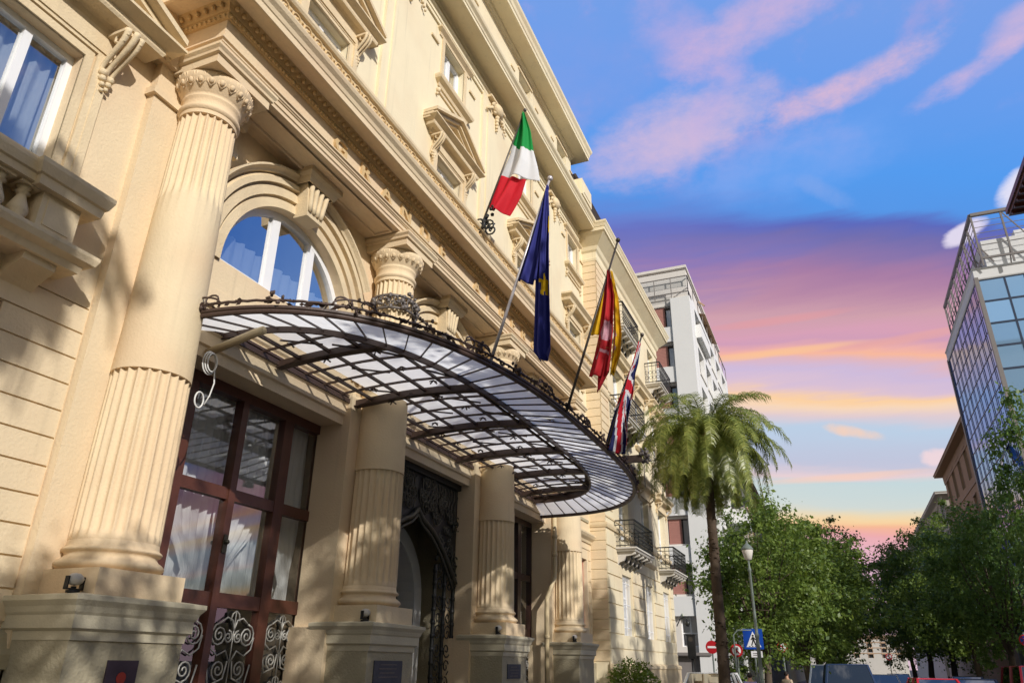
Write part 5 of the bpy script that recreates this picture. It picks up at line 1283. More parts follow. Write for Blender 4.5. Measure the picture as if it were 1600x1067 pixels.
plain_balcony(FX(XS), YW + 7.2, YW + 11.5, 16.2, 1.3); plain_balcony(FX(XS), YW + 12.5, YW + 16.5, 19.0, 1.2); plain_balcony(FX(XS), YW + 12.5, YW + 16.5, 16.2, 1.2); plain_balcony(FX(XS), YW + 12.5, YW + 16.5, 13.4, 1.2); plain_balcony(FX(XS), YW + 7.2, YW + 11.5, 10.6, 1.3); plain_balcony(FX(XS), YW + 7.2, YW + 11.5, 19.0, 0.5); plain_balcony(FX(XS), YW + 7.2, YW + 11.5, 13.4, 0.5); plain_balcony(FX(XS), YW + 1.6, YW + 5.6, 21.8, 0.35)
b = MB()                                             # roof terrace: glass screen, awning, set back storey
b.box(-16, -6.15, YW + 0.3, YW + 0.36, 24.9, 26.1); b.box(-14, -6.3, YW + 1.5, YW + 17, 24.3, 26.8); b.box(-14.3, -6.2, YW + 1.2, YW + 17.3, 26.8, 27.0)
b.build('penthouse', 'wall_g', wb)
b = MB()
for p, q in (((-16, YW + .02), (XS - .04, YW + .02)), ((XS - .04, YW + .02), (XS - .04, YW + 18.4))):
    for z in (24.35, 25.5): b.bar((p[0], p[1], z), (q[0], q[1], z), 0.06)
    n_ = 9
    for k in range(n_ + 1): b.bar((lerp(p[0], q[0], k / n_), lerp(p[1], q[1], k / n_), 24.0), (lerp(p[0], q[0], k / n_), lerp(p[1], q[1], k / n_), 25.5), 0.05)
b.build('roof_railing', 'steel', wb)
b = MB(); b.quad((-15.5, YW + .04, 24.1), (-6.1, YW + .04, 24.1), (-6.1, YW + .04, 25.45), (-15.5, YW + .04, 25.45)); b.build('glass_screen', 'clear', wb, recalc=False)
b = MB(); b.bar((XS + .05, YW + 4, 25.4), (XS + .45, YW + 4, 25.0), 0.1); b.quad((XS - 1.5, YW + 6, 25.9), (XS + 0.2, YW + 6, 25.3), (XS + 0.2, YW + 12, 25.3), (XS - 1.5, YW + 12, 25.9)); b.build('awning', 'browntrim', wb)
b = MB(); b.box(-16, XS - 0.55, YW + 0.9, YW + 18.4, 0, 24.3); b.build('building_core', 'wall_g', wb)

# ------------------------------------------------------------------ far left houses beyond, and the end of the street
def plain_house(name, label, F, u0, u1, h, depth, wall, floors, bays, eave=0.5, trim='browntrim', balc=(), blind='shut', z00=4.0, loc=(0, 0, 0), cat='house', eaveh=0.6):
    th = wthing(name, label, cat, loc)
    fh = (h - z00) / floors; bw = (u1 - u0) / bays; hs = []
    for f in range(floors):
        for j in range(bays):
            c = u0 + bw * (j + .5); hs.append((c - bw * .16, c + bw * .16, z00 + f * fh + 0.15 * fh, z00 + f * fh + 0.80 * fh, 0.25))
    b = MB(F); b.wall(0, u0, u1, 0, h, hs, 0.25); b.quad((0, u0, 0), (-depth, u0, 0), (-depth, u0, h), (0, u0, h)); b.quad((0, u1, 0), (-depth, u1, 0), (-depth, u1, h), (0, u1, h)); b.build('wall', wall, th)
    for n_, h_ in enumerate(hs):
        window(th, F, -0.2, h_[0], h_[1], h_[2], h_[3], fr=0.08, mull=(0.5,), mat=blind, glass='glass', curtain=False, room=0.4)
        q = MB(F); q.box(0, 0.06, h_[0] - 0.12, h_[0], h_[2], h_[3]); q.box(0, 0.06, h_[1], h_[1] + 0.12, h_[2], h_[3]); q.box(0, 0.12, h_[0] - 0.2, h_[1] + 0.2, h_[3], h_[3] + 0.15); q.build('window_surround', trim, th)
    q = MB(F); q.sweep([(-depth, u0), (0, u0), (0, u1), (-depth, u1)] if F(1, 0, 0)[0] > F(0, 0, 0)[0] or True else [], [(0, h - eaveh), (0.06, h - eaveh), (0.1, h - eaveh * .6), (0.12, h - 0.2), (eave, h - 0.12), (eave, h), (eave + 0.08, h + 0.12), (eave + 0.08, h + 0.18), (-1, h + 0.5)]); q.box(-depth, 0, u0, u1, h, h + 0.3); q.build('eave', trim, th)
    for f in range(1, floors):
        q = MB(F); q.box(0, 0.07, u0, u1, z00 + f * fh - 0.1, z00 + f * fh + 0.08); q.build('string_course', trim, th)
    for (j, f, w_) in balc:
        c = u0 + bw * (j + .5); balcony(th, F, 0, c - bw * w_, c + bw * w_, z00 + f * fh + 0.12 * fh, 1.0, 1.0, 'blackiron', trim, False)
    q = MB(F); q.box(-depth, -0.65, u0 + .02, u1 - .02, 0, h); q.build('building_core', wall, th)
    return th
plain_house('corner_house', 'pale house beyond the white apartment block, half hidden by trees', FX(-6.0), 66, 92, 17, 10, 'greywall', 5, 8, loc=(-6, 66, 0))
plain_house('corner_house', 'distant cream house on the left side at the far end of the street', FX(-6.0), 94, 140, 16, 10, 'plaster_up', 4, 12, loc=(-6, 94, 0))
plain_house('distant_block', 'distant beige block closing the street between the trees', FYn(215), -30, 14, 9, 10, 'concrete', 4, 14, loc=(-8, 215, 0))

# ------------------------------------------------------------------ blue glass office block on the right
XG = 13.0; YG0, YG1 = 57.2, 74.2
gl = wthing('glass_office_block', 'office block with blue mirror glass walls under a white roof terrace with steel trusses', 'office building', (XG, YG0, 0))
def curtain_wall(F, u0, u1, z0, z1, nu, nz, mat, split=None, mw=0.04):
    g = MB(F); m_ = MB(F); du = (u1 - u0) / nu; dz = (z1 - z0) / nz
    us = [u0 + du * i for i in range(nu + 1)]
    if split: us = [u0]; k = 0
    while split and us[-1] < u1 - 0.3: us.append(min(u1, us[-1] + split[k % len(split)])); k += 1
    random.seed(3)
    for a, c in zip(us, us[1:]):
        for j in range(nz):
            z = z0 + dz * j; q = [random.uniform(-0.006, 0.006) for _ in range(4)]
            g.quad((q[0], a, z), (q[1], c, z), (q[2], c, z + dz), (q[3], a, z + dz))
    for i, u in enumerate(us): m_.box(-0.08, 0.022, u - mw, u + mw, z0, z1)
    for j in range(nz + 1): z = z0 + dz * j; m_.box(-0.08, 0.02, u0, u1, z - mw * 1.2, z + mw * 1.2)
    o = g.build('glass_wall', mat, gl, recalc=False); m_.build('mullions', 'mull', gl); return o
curtain_wall(FXn(XG), YG0, YG1, 3.5, 28.0, 14, 19, 'blueglass', (1.25, 0.45), 0.035)
curtain_wall(FYn(YG0), XG, XG + 16, 3.5, 28.0, 8, 14, 'paleglass', (1.75, 1.25), 0.065)
b = MB(); b.box(XG - 0.15, XG + 0.12, YG0 - 0.15, YG0 + 0.12, 0, 28.2); b.box(XG - 0.12, XG + 0.2, YG1 - 0.1, YG1 + 0.3, 0, 28.2); b.box(XG + .1, XG + 16, YG0 + .1, YG1, 0, 3.5); b.build('corner_pier', 'steel', gl)
b = MB()
b.sweep([(XG, YG1), (XG, YG0), (XG + 16, YG0)], [(0, 28.0), (0.06, 28.02), (0.10, 28.1), (0.10, 28.8), (0.16, 28.85), (0.16, 28.95), (-0.9, 29.0)])
b.box(XG, XG + 16, YG0, YG1, 27.99, 28.9); b.box(XG + 1.1, XG + 16, YG0 + 0.8, YG1 - 1, 28.9, 31.6); b.box(XG + 4, XG + 9, YG0 + 3, YG0 + 7, 31.6, 33.2)
b.build('roof_fascia', 'wall_w', gl)
b = MB(); b.box(XG + 5.0, XG + 5.9, YG0 + 0.6, YG0 + 1.4, 31.6, 33.8); b.lathe(XG + 5.45, YG0 + 1.0, [(.5, 33.8), (.65, 33.9), (.65, 34.05), (.4, 34.1)], 12); b.build('chimney', 'concrete', gl)
b = MB()
e0 = XG + 0.55
for (p, q) in (((e0, YG1 - 1.0), (e0, YG0 - 0.7)), ((e0, YG0 - 0.7), (XG + 16, YG0 - 0.7))):
    l = math.hypot(q[0] - p[0], q[1] - p[1]); n_ = int(l / 1.9)
    for z, w in ((33.1, 0.24), (29.4, 0.14)): b.bar((p[0], p[1], z), (q[0], q[1], z), w)
    for z in (30.5, 31.0, 31.5, 32.0, 32.5): b.bar((p[0], p[1], z), (q[0], q[1], z), 0.035)
    for k in range(0 if abs(p[0] - q[0]) < .1 else 1, n_ + 1):
        t = k / n_; x, y = lerp(p[0], q[0], t), lerp(p[1], q[1], t); b.bar((x, y, 28.8), (x, y, 33.1), 0.12)
        if k < n_: t2 = (k + 1) / n_; b.bar((x, y, 33.1), (lerp(p[0], q[0], t2), lerp(p[1], q[1], t2), 29.4), 0.07)
        if abs(p[0] - q[0]) < .1: b.bar((x, y, 30.4), (x + 0.7, y, 29.0), 0.08)
        else: b.bar((x, y, 30.4), (x, y + 0.9, 29.0), 0.08)
b.build('roof_truss', 'steel', gl)
b = MB(FXn(XG)); b.quad((0.08, YG0 + 3.2, 16.5), (0.08, YG0 + 5.0, 16.5), (0.9, YG0 + 5.0, 14.6), (0.9, YG0 + 3.2, 14.6)); b.box(0.05, 0.1, YG0 + 3.1, YG0 + 5.1, 16.45, 16.6); b.build('open_window', 'paleglass', gl)
b = MB(); b.box(XG + 0.2, XG + 15.9, YG0 + 0.2, YG1 - .05, 0, 28); b.build('building_core', 'shut', gl)
# brown roof corner at the right edge
t = wthing('timber_eave_house', 'corner of a brown timber eave at the right edge above the office terrace', 'house', (14.6, 38, 0))
b = MB(); b.box(14.6, 19, 41, 45.0, 0, 26.6); b.build('wall', 'brownwall', t)
b = MB(); b.box(13.0, 19.5, 40.0, 46.0, 26.75, 26.95); b.box(12.9, 19.6, 39.9, 46.1, 26.95, 27.25)
for k in range(8): b.box(13.05, 14.6, 40.2 + k * .75, 40.34 + k * .75, 26.58, 26.75)
b.build('eave', 'wood', t)
plain_house('tan_palazzo', 'tan palazzo with wide brown eave and balconies right of the street, beyond the glass block', FXn(14.0), 76, 99.5, 22.9, 12, 'brownwall', 4, 5, 0.9, 'browntrim', ((1, 2, .3), (3, 2, .3), (1, 1, .3), (3, 1, .3), (4, 2, .3)), loc=(14, 76, 0), eaveh=1.2)
plain_house('tan_palazzo', 'low grey palazzo with white roof parapet, behind the tan palazzo', FXn(14.0), 104, 134, 21.6, 12, 'greywall', 4, 7, 0.8, 'concrete', loc=(14, 104, 0))
plain_house('tan_palazzo', 'farthest pale house on the right, its roof just above the trees', FXn(14.0), 138, 190, 21.6, 12, 'concrete', 4, 10, 0.6, 'concrete', loc=(14, 138, 0))
b = MB(); b.box(XG - 0.0, XG + 12, 99.6, 103.9, 0, 24); 

# ------------------------------------------------------------------ vegetation
def palm_tree(name, label, loc, h, L_=3.3, nf=78, seed=1, tr=0.20, lean=0.0, group=None, tip=1.0):
    random.seed(seed); th = thing(name, label, 'palm tree', loc, 0, group)
    b = MB(); pts = []; rs = []
    for k in range(61):
        t = k / 60; pts.append((lean * t * t, 0.02 * math.sin(k * .4), h * t - 0.1)); rs.append(tr * (1.15 - 0.15 * min(1, t * 6) - 0.32 * t) * (1.0 + 0.07 * (k % 2)))
    b.tube(pts, rs, 14)
    for k in range(170):                             # leaf scars
        z = random.uniform(0.2, h - 0.4); a = random.random() * 6.28; r_ = tr * (1.0 - .3 * z / h); q = (lean * (z / h) ** 2 + r_ * math.cos(a), r_ * math.sin(a), z)
        b.ball(q, 0.045, 5, (1, 1, 0.5))
    b.build('trunk', 'palmbark', th)
    b = MB()                                          # old leaf bases under the crown
    for k in range(70):
        a = random.random() * 6.28; z = h - 0.7 + random.random() * 0.9; r0 = tr * .7; r1 = tr * .8 + 0.08 + 0.18 * random.random()
        b.tube([(lean + r0 * math.cos(a), r0 * math.sin(a), z), (lean + r1 * math.cos(a), r1 * math.sin(a), z + 0.25)], 0.05, 4, 0.025)
    for k in range(26):                               # dry hanging sheaths and flower stalks
        a = random.random() * 6.28; r0 = tr + 0.1; l = 0.6 + 1.1 * random.random()
        b.tube([(lean + r0 * math.cos(a), r0 * math.sin(a), h - 0.1), (lean + (r0 + .3) * math.cos(a), (r0 + .3) * math.sin(a), h + 0.05), (lean + (r0 + .45) * math.cos(a), (r0 + .45) * math.sin(a), h - l * .6), (lean + (r0 + .4) * math.cos(a), (r0 + .4) * math.sin(a), h - l)], 0.03, 4, 0.012)
    b.build('leaf_bases', 'husk', th)
    b = MB()
    for f in range(nf):
        a = f * 2.39996 + random.uniform(-.2, .2); q = (f + 0.5) / nf
        el0 = R(lerp(82, -40, q ** 0.9)) + random.uniform(-.1, .1); l = L_ * random.uniform(0.85, 1.1) * (0.78 + 0.22 * math.sin(PI * min(1, q + .2)))
        bend = R(lerp(94, 76, q)) * random.uniform(.8, 1.3)
        p = Vector((lean, 0, h)) + Vector((math.cos(a), math.sin(a), 0)) * 0.12; n_ = 30; P_ = [p.copy()]; dirs = []
        tw = random.uniform(-.35, .35)
        for i in range(n_):
            t = i / n_; e = max(el0 - bend * (t ** 1.2) * 1.5, R(-84))
            dv = Vector((math.cos(a + tw * t) * math.cos(e), math.sin(a + tw * t) * math.cos(e), math.sin(e))); dirs.append(dv); p = p + dv * (l / n_); P_.append(p.copy())
        b.tube([tuple(v) for v in P_[::3]], 0.022, 3, 0.006, caps=False)
        for i in range(3, n_):
            t = i / n_; dv = dirs[i]; sd_ = Vector((-math.sin(a), math.cos(a), 0)); up = sd_.cross(dv).normalized()
            ll = l * 0.155 * math.sin(PI * min(1, 0.10 + t * 0.86)) ** 0.6 * tip
            for s_ in (-1, 1):
                for m_ in (0, 0.33, 0.66):
                    base = P_[i] + dv * (l / n_) * m_
                    o = (sd_ * s_ * 0.80 + dv * 0.62 + up * random.uniform(-0.10, .38)).normalized()
                    tipv = base + o * ll * random.uniform(.7, 1.2) + Vector((0, 0, -0.28 * ll)); mid = base + o * ll * 0.55 + Vector((0, 0, 0.02))
                    w_ = dv * random.uniform(.008, .012)
                    i0 = b.P(tuple(base - w_)); i1 = b.P(tuple(base + w_)); i2 = b.P(tuple(mid + w_ * 1.1)); i3 = b.P(tuple(tipv)); i4 = b.P(tuple(mid - w_ * 1.1))
                    b.face((i0, i1, i2, i4)); b.face((i4, i2, i3))
    b.build('crown', 'palm', th, recalc=False)
    return th
palm_tree('palm_tree', 'tall date palm with a full drooping crown standing on the pavement before the white block', (-2.95, 21.5, 0), 7.75, 2.8, 112, 5, 0.158, 0.10)
palm_tree('palm_tree', 'palm outside the picture at the left whose fronds shade the wall near the balcony', (3.2, -3.45, 0), 10.6, 1.6, 60, 9, 0.16, -0.2)

def broad_tree(meshname, h, cr, seed, leaf='leaf', nclump=150, per=70, ls=0.15, trunk_h=None, tr=0.22):
    """mesh data of one tree at the origin: (trunk, crown)"""
    random.seed(seed); th_ = trunk_h or h * 0.36
    b = MB(); pts = [(0.05 * math.sin(k * 1.3 + seed), 0.05 * math.cos(k + seed), th_ * k / 6) for k in range(7)]
    b.tube(pts, tr * 1.2, 10, tr * 0.8)
    cz = (h + th_ * 0.75) / 2; rz = (h - th_ * 0.75) / 2; ends = []
    for k in range(11):
        a = k * 2.4 + random.random(); e = random.uniform(0.5, 1.3); l = random.uniform(.55, .85)
        tgt = Vector((math.cos(a) * cr * l * math.cos(e), math.sin(a) * cr * l * math.cos(e), cz + rz * l * math.sin(e) * 0.8))
        st = Vector(pts[-1]) - Vector((0, 0, random.random() * th_ * .15)); m1 = st.lerp(tgt, 0.45) + Vector((random.uniform(-.3, .3), random.uniform(-.3, .3), 0.2))
        b.tube([tuple(st), tuple(m1), tuple(tgt)], [tr * .55, tr * .3, tr * .08], 6); ends.append(tgt)
        for q in range(2):
            t2 = m1 + Vector((random.uniform(-1, 1), random.uniform(-1, 1), random.uniform(0, 1))) * cr * .4; b.tube([tuple(m1), tuple(m1.lerp(t2, .5) + Vector((0, 0, .1))), tuple(t2)], [tr * .25, tr * .15, tr * .05], 5)
    tm = b.build('trunk', 'bark', None); t_me = tm.data; bpy.data.objects.remove(tm)
    b = MB(); V = b.v; Fc = b.f
    for c in range(nclump):
        while True:
            p = Vector((random.uniform(-1, 1), random.uniform(-1, 1), random.uniform(-1, 1)))
            if 0.25 < p.length < 1: break
        rr = p.length; p = p.normalized() * (rr ** 0.45)
        nz = mnoise.noise(p * 2.1 + Vector((seed * 3.1, 0, 0))); s_ = 0.84 + 0.62 * nz
        ctr = Vector((p.x * cr * s_, p.y * cr * s_, cz + p.z * rz * s_)); R_ = random.uniform(.30, .85) * cr * 0.24
        for k in range(per):
            d_ = Vector((random.gauss(0, 1), random.gauss(0, 1), random.gauss(0, .75))) * 0.55; q = ctr + d_ * R_
            nrm = (d_.normalized() * 0.8 + Vector((random.uniform(-1, 1), random.uniform(-1, 1), random.uniform(-.2, 1.2)))).normalized()
            u = nrm.cross(Vector((random.uniform(-1, 1), random.uniform(-1, 1), random.uniform(-1, 1)))).normalized(); v = nrm.cross(u); z_ = ls * random.choice((.55, .8, 1.0, 1.45)) * random.uniform(.8, 1.2)
            i = len(V); V.append(tuple(q - u * z_ * .5)); V.append(tuple(q + v * z_ * .30)); V.append(tuple(q + u * z_ * .5)); V.append(tuple(q - v * z_ * .30)); Fc.append((i, i + 1, i + 2, i + 3)); b.mi.append(0); b.sm.append(False)
    cm = b.build('crown', leaf, None, recalc=False); c_me = cm.data; bpy.data.objects.remove(cm)
    return t_me, c_me
TM = [broad_tree('a', 11.5, 4.4, 1, 'leaf', 230, 105, 0.20, 2.6), broad_tree('b', 12.5, 4.7, 2, 'leaf', 240, 105, 0.20, 2.8), broad_tree('c', 13.5, 5.1, 3, 'leafd', 260, 110, 0.22, 3.0)]
def put_tree(k, loc, rz, label, sc=(1, 1, 1), group=None, name='street_tree'):
    th = thing(name, label, 'tree', loc, rz, group)
    for nm, me in zip(('trunk', 'crown'), TM[k]):
        o = bpy.data.objects.new(nm, me); COL.objects.link(o); o.parent = th
    th.scale = sc; return th
GL = 'trees along the left pavement'; GR_ = 'trees along the right pavement'
put_tree(0, (-2.9, 33.5, 0), 0.4, 'nearest left pavement tree, its dark trunk behind the blue crossing sign', (0.70, 0.70, 0.74), GL)
put_tree(1, (-1.9, 47.0, 0), 1.9, 'second tree of the left pavement, wide crown right of the palm', (1, 1, 0.82), GL)
put_tree(0, (-1.6, 58.0, 0), 3.1, 'third tree of the left pavement, behind the wide crown', (1.05, 1.05, 0.98), GL)
put_tree(1, (-1.2, 70.0, 0), 4.4, 'fourth tree of the left pavement, rounded crown against the sky', (1.15, 1.15, 1.05), GL)
put_tree(0, (-1.6, 86.0, 0), 5.4, 'fifth tree of the left pavement, hazy crown low at the street end', (1.2, 1.2, 1.15), GL)
put_tree(1, (-1.6, 108.0, 0), 2.4, 'last tree of the left pavement where the street ends', (1.2, 1.2, 1.15), GL)
put_tree(2, (10.6, 40.0, 0), 0.3, 'nearest right pavement tree, dark crown reaching over the blue glass', (0.70, 0.70, 1.06), GR_)
put_tree(2, (8.6, 52.0, 0), 2.0, 'second tree of the right pavement, deep green crown', (0.82, 0.82, 0.84), GR_)
put_tree(1, (8.2, 62.0, 0), 3.3, 'third tree of the right pavement, light green crown edge', (0.92, 0.92, 1.0), GR_)
put_tree(0, (8.2, 75.0, 0), 4.3, 'fourth tree of the right pavement below the tan palazzo', (1.1, 1.1, 1.10), GR_)
put_tree(1, (8.0, 92.0, 0), 5.3, 'fifth tree of the right pavement, near the street end', (1.2, 1.2, 1.25), GR_)
put_tree(0, (8.0, 115.0, 0), 1.3, 'last tree of the right pavement, smallest in the view', (1.2, 1.2, 1.25), GR_)
GS = 'trees on the street side, outside the picture'
for k, (x, y, s_, h_, d_) in enumerate([(4.6, -9.6, 0.52, 7.3, 'behind the camera, farthest back'), (4.4, -6.0, 0.50, 7.4, 'shading the foot of the left wall'), (4.3, -2.6, 0.50, 8.0, 'shading the first pedestal'),
        (5.0, 0.5, 0.54, 10.6, 'shading the second pedestal'), (5.0, 3.3, 0.56, 10.9, 'shading the portal'), (5.8, 6.0, 0.54, 11.3, 'shading the third door'), (8.2, 8.2, 0.62, 12.4, 'shading the drainpipe'), (11.0, 11.6, 0.80, 12.3, 'shading the low palazzo wall'), (12.4, 15.2, 0.80, 12.8, 'shading the palazzo corner')]):
    put_tree(k % 2, (x, y, 0), k * 1.1, 'tree outside the picture on the street side, ' + d_, (s_, s_, h_ / (11.5, 12.5)[k % 2]), GS)
# shrub at the foot of the palazzo
random.seed(21); t = thing('shrub', 'round dark green potted shrub at the foot of the palazzo wall', 'shrub', (-4.75, 18.9, 0))
b = MB()
for k in range(2600):
    p = Vector((random.gauss(0, 1), random.gauss(0, 1), random.gauss(0, 1))).normalized() * random.random() ** 0.3
    s_ = 1 + 0.25 * mnoise.noise(p * 2.5); q = Vector((p.x * .62 * s_, p.y * .62 * s_, 1.22 + p.z * .60 * s_))
    u = Vector((random.uniform(-1, 1), random.uniform(-1, 1), random.uniform(-.3, 1))).normalized(); v = u.cross(Vector((random.random(), random.random(), random.random()))).normalized()
    b.quad(tuple(q), tuple(q + u * .04 + v * .022), tuple(q + u * .10), tuple(q + u * .04 - v * .022))
b.build('foliage', 'leafy', t, recalc=False)
b = MB(); b.lathe(0, 0, [(.24, 0), (.30, .5), (.33, .52), (.33, .6), (.28, .6)], 20); b.build('pot', 'concrete', t)
b = MB(); b.tube([(0, 0, .55), (0.02, 0.01, 1.0)], 0.04, 6); b.build('stem', 'bark', t)

# ------------------------------------------------------------------ street furniture
def signpost(name, label, loc, h, parts, cat='sign', r=0.03):
    th = thing(name, label, cat, loc); b = MB(); b.tube([(0, 0.03, 0), (0, 0.03, h)], r, 8); b.build('post', 'lamp', th)
    for nm, mb_, mt in parts: mb_.build(nm, mt, th)
    return th
def disc(F, r, z, d0, d1, n=28, u=0.0): b = MB(F); b.prism([(u + r * math.cos(2 * PI * k / n), z + r * math.sin(2 * PI * k / n)) for k in range(n)], d0, d1); return b
FS = FYn(0)
s1 = MB(FS); s1.box(0, 0.02, -0.33, 0.33, 2.28, 2.94)
s2 = MB(FS); s2.prism([(-0.25, 2.35), (0.25, 2.35), (0, 2.86)], 0.021, 0.025)
s3 = MB(FS)                                          # walking figure on a zebra crossing
s3.prism([(0.035 * math.cos(a * PI / 5), 2.72 + 0.035 * math.sin(a * PI / 5)) for a in range(10)], 0.026, 0.03)
for P_ in ([(-0.035, 2.68), (0.045, 2.67), (0.04, 2.55), (-0.03, 2.55)], [(-0.03, 2.56), (0.01, 2.56), (-0.05, 2.40), (-0.09, 2.40)], [(0.0, 2.56), (0.045, 2.56), (0.09, 2.40), (0.05, 2.40)], [(-0.03, 2.67), (-0.09, 2.59), (-0.07, 2.57), (-0.02, 2.62)], [(0.03, 2.67), (0.09, 2.60), (0.075, 2.575), (0.03, 2.62)]): s3.prism(P_, 0.026, 0.03)
for k in range(4): s3.prism([(-0.17 + .1 * k, 2.36), (-0.12 + .1 * k, 2.36), (-0.115 + .1 * k, 2.385), (-0.155 + .1 * k, 2.385)], 0.0262, 0.0302)
s4 = MB(FS); s4.box(0, 0.02, -0.12, 0.26, 2.02, 2.22)
s5 = MB(FS); s5.box(0.02, 0.023, -0.06, 0.20, 2.08, 2.10); s5.box(0.02, 0.023, -0.06, 0.14, 2.14, 2.16)
s6 = MB(FS); s6.tube([(0.0, -0.03, 2.9), (0.0, -0.5, 2.9), (0.0, -0.66, 2.75), (0.0, -0.68, 0.0)], 0.03, 6)
signpost('crossing_sign', 'square blue pedestrian crossing sign with a white triangle, in front of the dark trunk', (-2.86, 28.9, 0), 2.98, [('sign_plate', s1, 'blue'), ('white_triangle', s2, 'white'), ('walking_figure', s3, 'black'), ('small_plate', s4, 'white'), ('small_plate_text', s5, 'black'), ('side_frame', s6, 'lamp')])
def round_sign(label, loc, z, kind):
    p = [('sign_disc', disc(FS, 0.22, z, 0, 0.02), 'red')]
    if kind == 'noentry': q = MB(FS); q.box(0.02, 0.025, -0.15, 0.15, z - 0.035, z + 0.035); p.append(('white_bar', q, 'white'))
    elif kind == 'noturn':
        p.append(('white_field', disc(FS, 0.155, z, 0.02, 0.024), 'white')); q = MB(FS); q.prism([(-.12, z + .09), (-.09, z + .12), (.12, z - .09), (.09, z - .12)], 0.024, 0.028); p.append(('red_bar', q, 'red'))
        q = MB(FS); q.prism([(-.02, z - .09), (.02, z - .09), (.02, z + .04), (.07, z + .04), (.07, z + .07), (-.02, z + .07)], 0.0242, 0.0275); p.append(('black_arrow', q, 'black'))
    else:
        p.append(('blue_field', disc(FS, 0.17, z, 0.02, 0.024), 'blue'))
        for s_ in (1, -1): q = MB(FS); q.prism([(-.14 * s_, z + .10), (-.11 * s_, z + .13), (.14 * s_, z - .10), (.11 * s_, z - .13)], 0.0244 if s_ > 0 else 0.0248, 0.028); p.append(('red_bar', q, 'red'))
    return signpost('road_sign', label, loc, z + 0.3, p)
round_sign('round red no entry sign with a white bar, left of the palm trunk', (-4.35, 29.2, 0), 2.35, 'noentry')
round_sign('round red and white no turn sign left of the blue square sign', (-3.55, 29.6, 0), 2.25, 'noturn')
s1 = MB(FS); s1.prism([(-.28, 2.10), (.28, 2.10), (0, 1.62)], 0, 0.02); 
round_sign('red round sign on a pale post below the tree mass', (-2.5, 37.5, 0), 2.55, 'noturn')
round_sign('small red and white sign among the cars at the street end', (2.9, 62.0, -0.1), 2.6, 'noturn')
round_sign('pale round parking sign under the right trees', (7.2, 39.5, 0), 2.9, 'nopark')
t = thing('traffic_light', 'dark traffic light on a thin pole at the palazzo corner', 'traffic light', (-5.0, 28.75, 0))
b = MB(); b.tube([(0, 0, 0), (0, 0, 2.35)], 0.045, 8); b.build('post', 'black', t)
b = MB(); b.box(-0.13, 0.13, -0.10, 0.10, 1.95, 2.75); b.box(-.16, .16, -.12, .12, 2.72, 2.76); h_ = b.build('signal_head', 'black', t)
for k, mt in enumerate(('black', 'black', 'shut')): q = disc(FYn(-0.10), 0.08, 2.09 + .25 * k, 0.0, 0.01); q.build('signal_lens', mt, h_)
t = thing('street_lamp', 'slim grey green lantern post standing between the palm and the trees', 'street lamp', (-2.58, 27.4, 0))
b = MB(); b.lathe(0, 0, [(.13, 0), (.13, .4), (.10, .5), (.065, .9), (.06, 2.6), (.075, 2.62), (.075, 2.70), (.05, 2.75), (.042, 4.7), (.06, 4.73), (.06, 4.80), (.035, 4.86), (.03, 5.1)], 14); b.build('post', 'lamp', t)
b = MB(); b.lathe(0, 0, [(.04, 5.08), (.12, 5.12), (.19, 5.42), (.17, 5.44)], 8); b.build('lantern_glass', 'concrete', t)
b = MB(); b.lathe(0, 0, [(.21, 5.44), (.20, 5.48), (.10, 5.60), (.03, 5.66), (.02, 5.75)], 8); b.build('lantern_cap', 'lamp', t)
t = thing('notice_board', 'tall grey framed notice column standing under the right hand trees', 'notice board', (9.0, 40.0, 0))
b = MB(); b.box(-.6, -.5, -.05, .05, 0, 4.2); b.box(.5, .6, -.05, .05, 0, 4.2); b.build('frame', 'concrete', t)
b = MB(); b.box(-.5, .5, -.03, .03, 1.9, 4.1); b.build('panel', 'wall_g', t)
b = MB(FYn(-0.03))
for k in range(5): b.box(0, .01, -.38, .38 - .1 * (k % 2), 2.1 + k * .22, 2.2 + k * .22)
b.prism([(.2 * math.cos(a * PI / 8), 3.65 + .2 * math.sin(a * PI / 8)) for a in range(16)], 0, 0.01); b.build('printed_lines', 'shut', t)

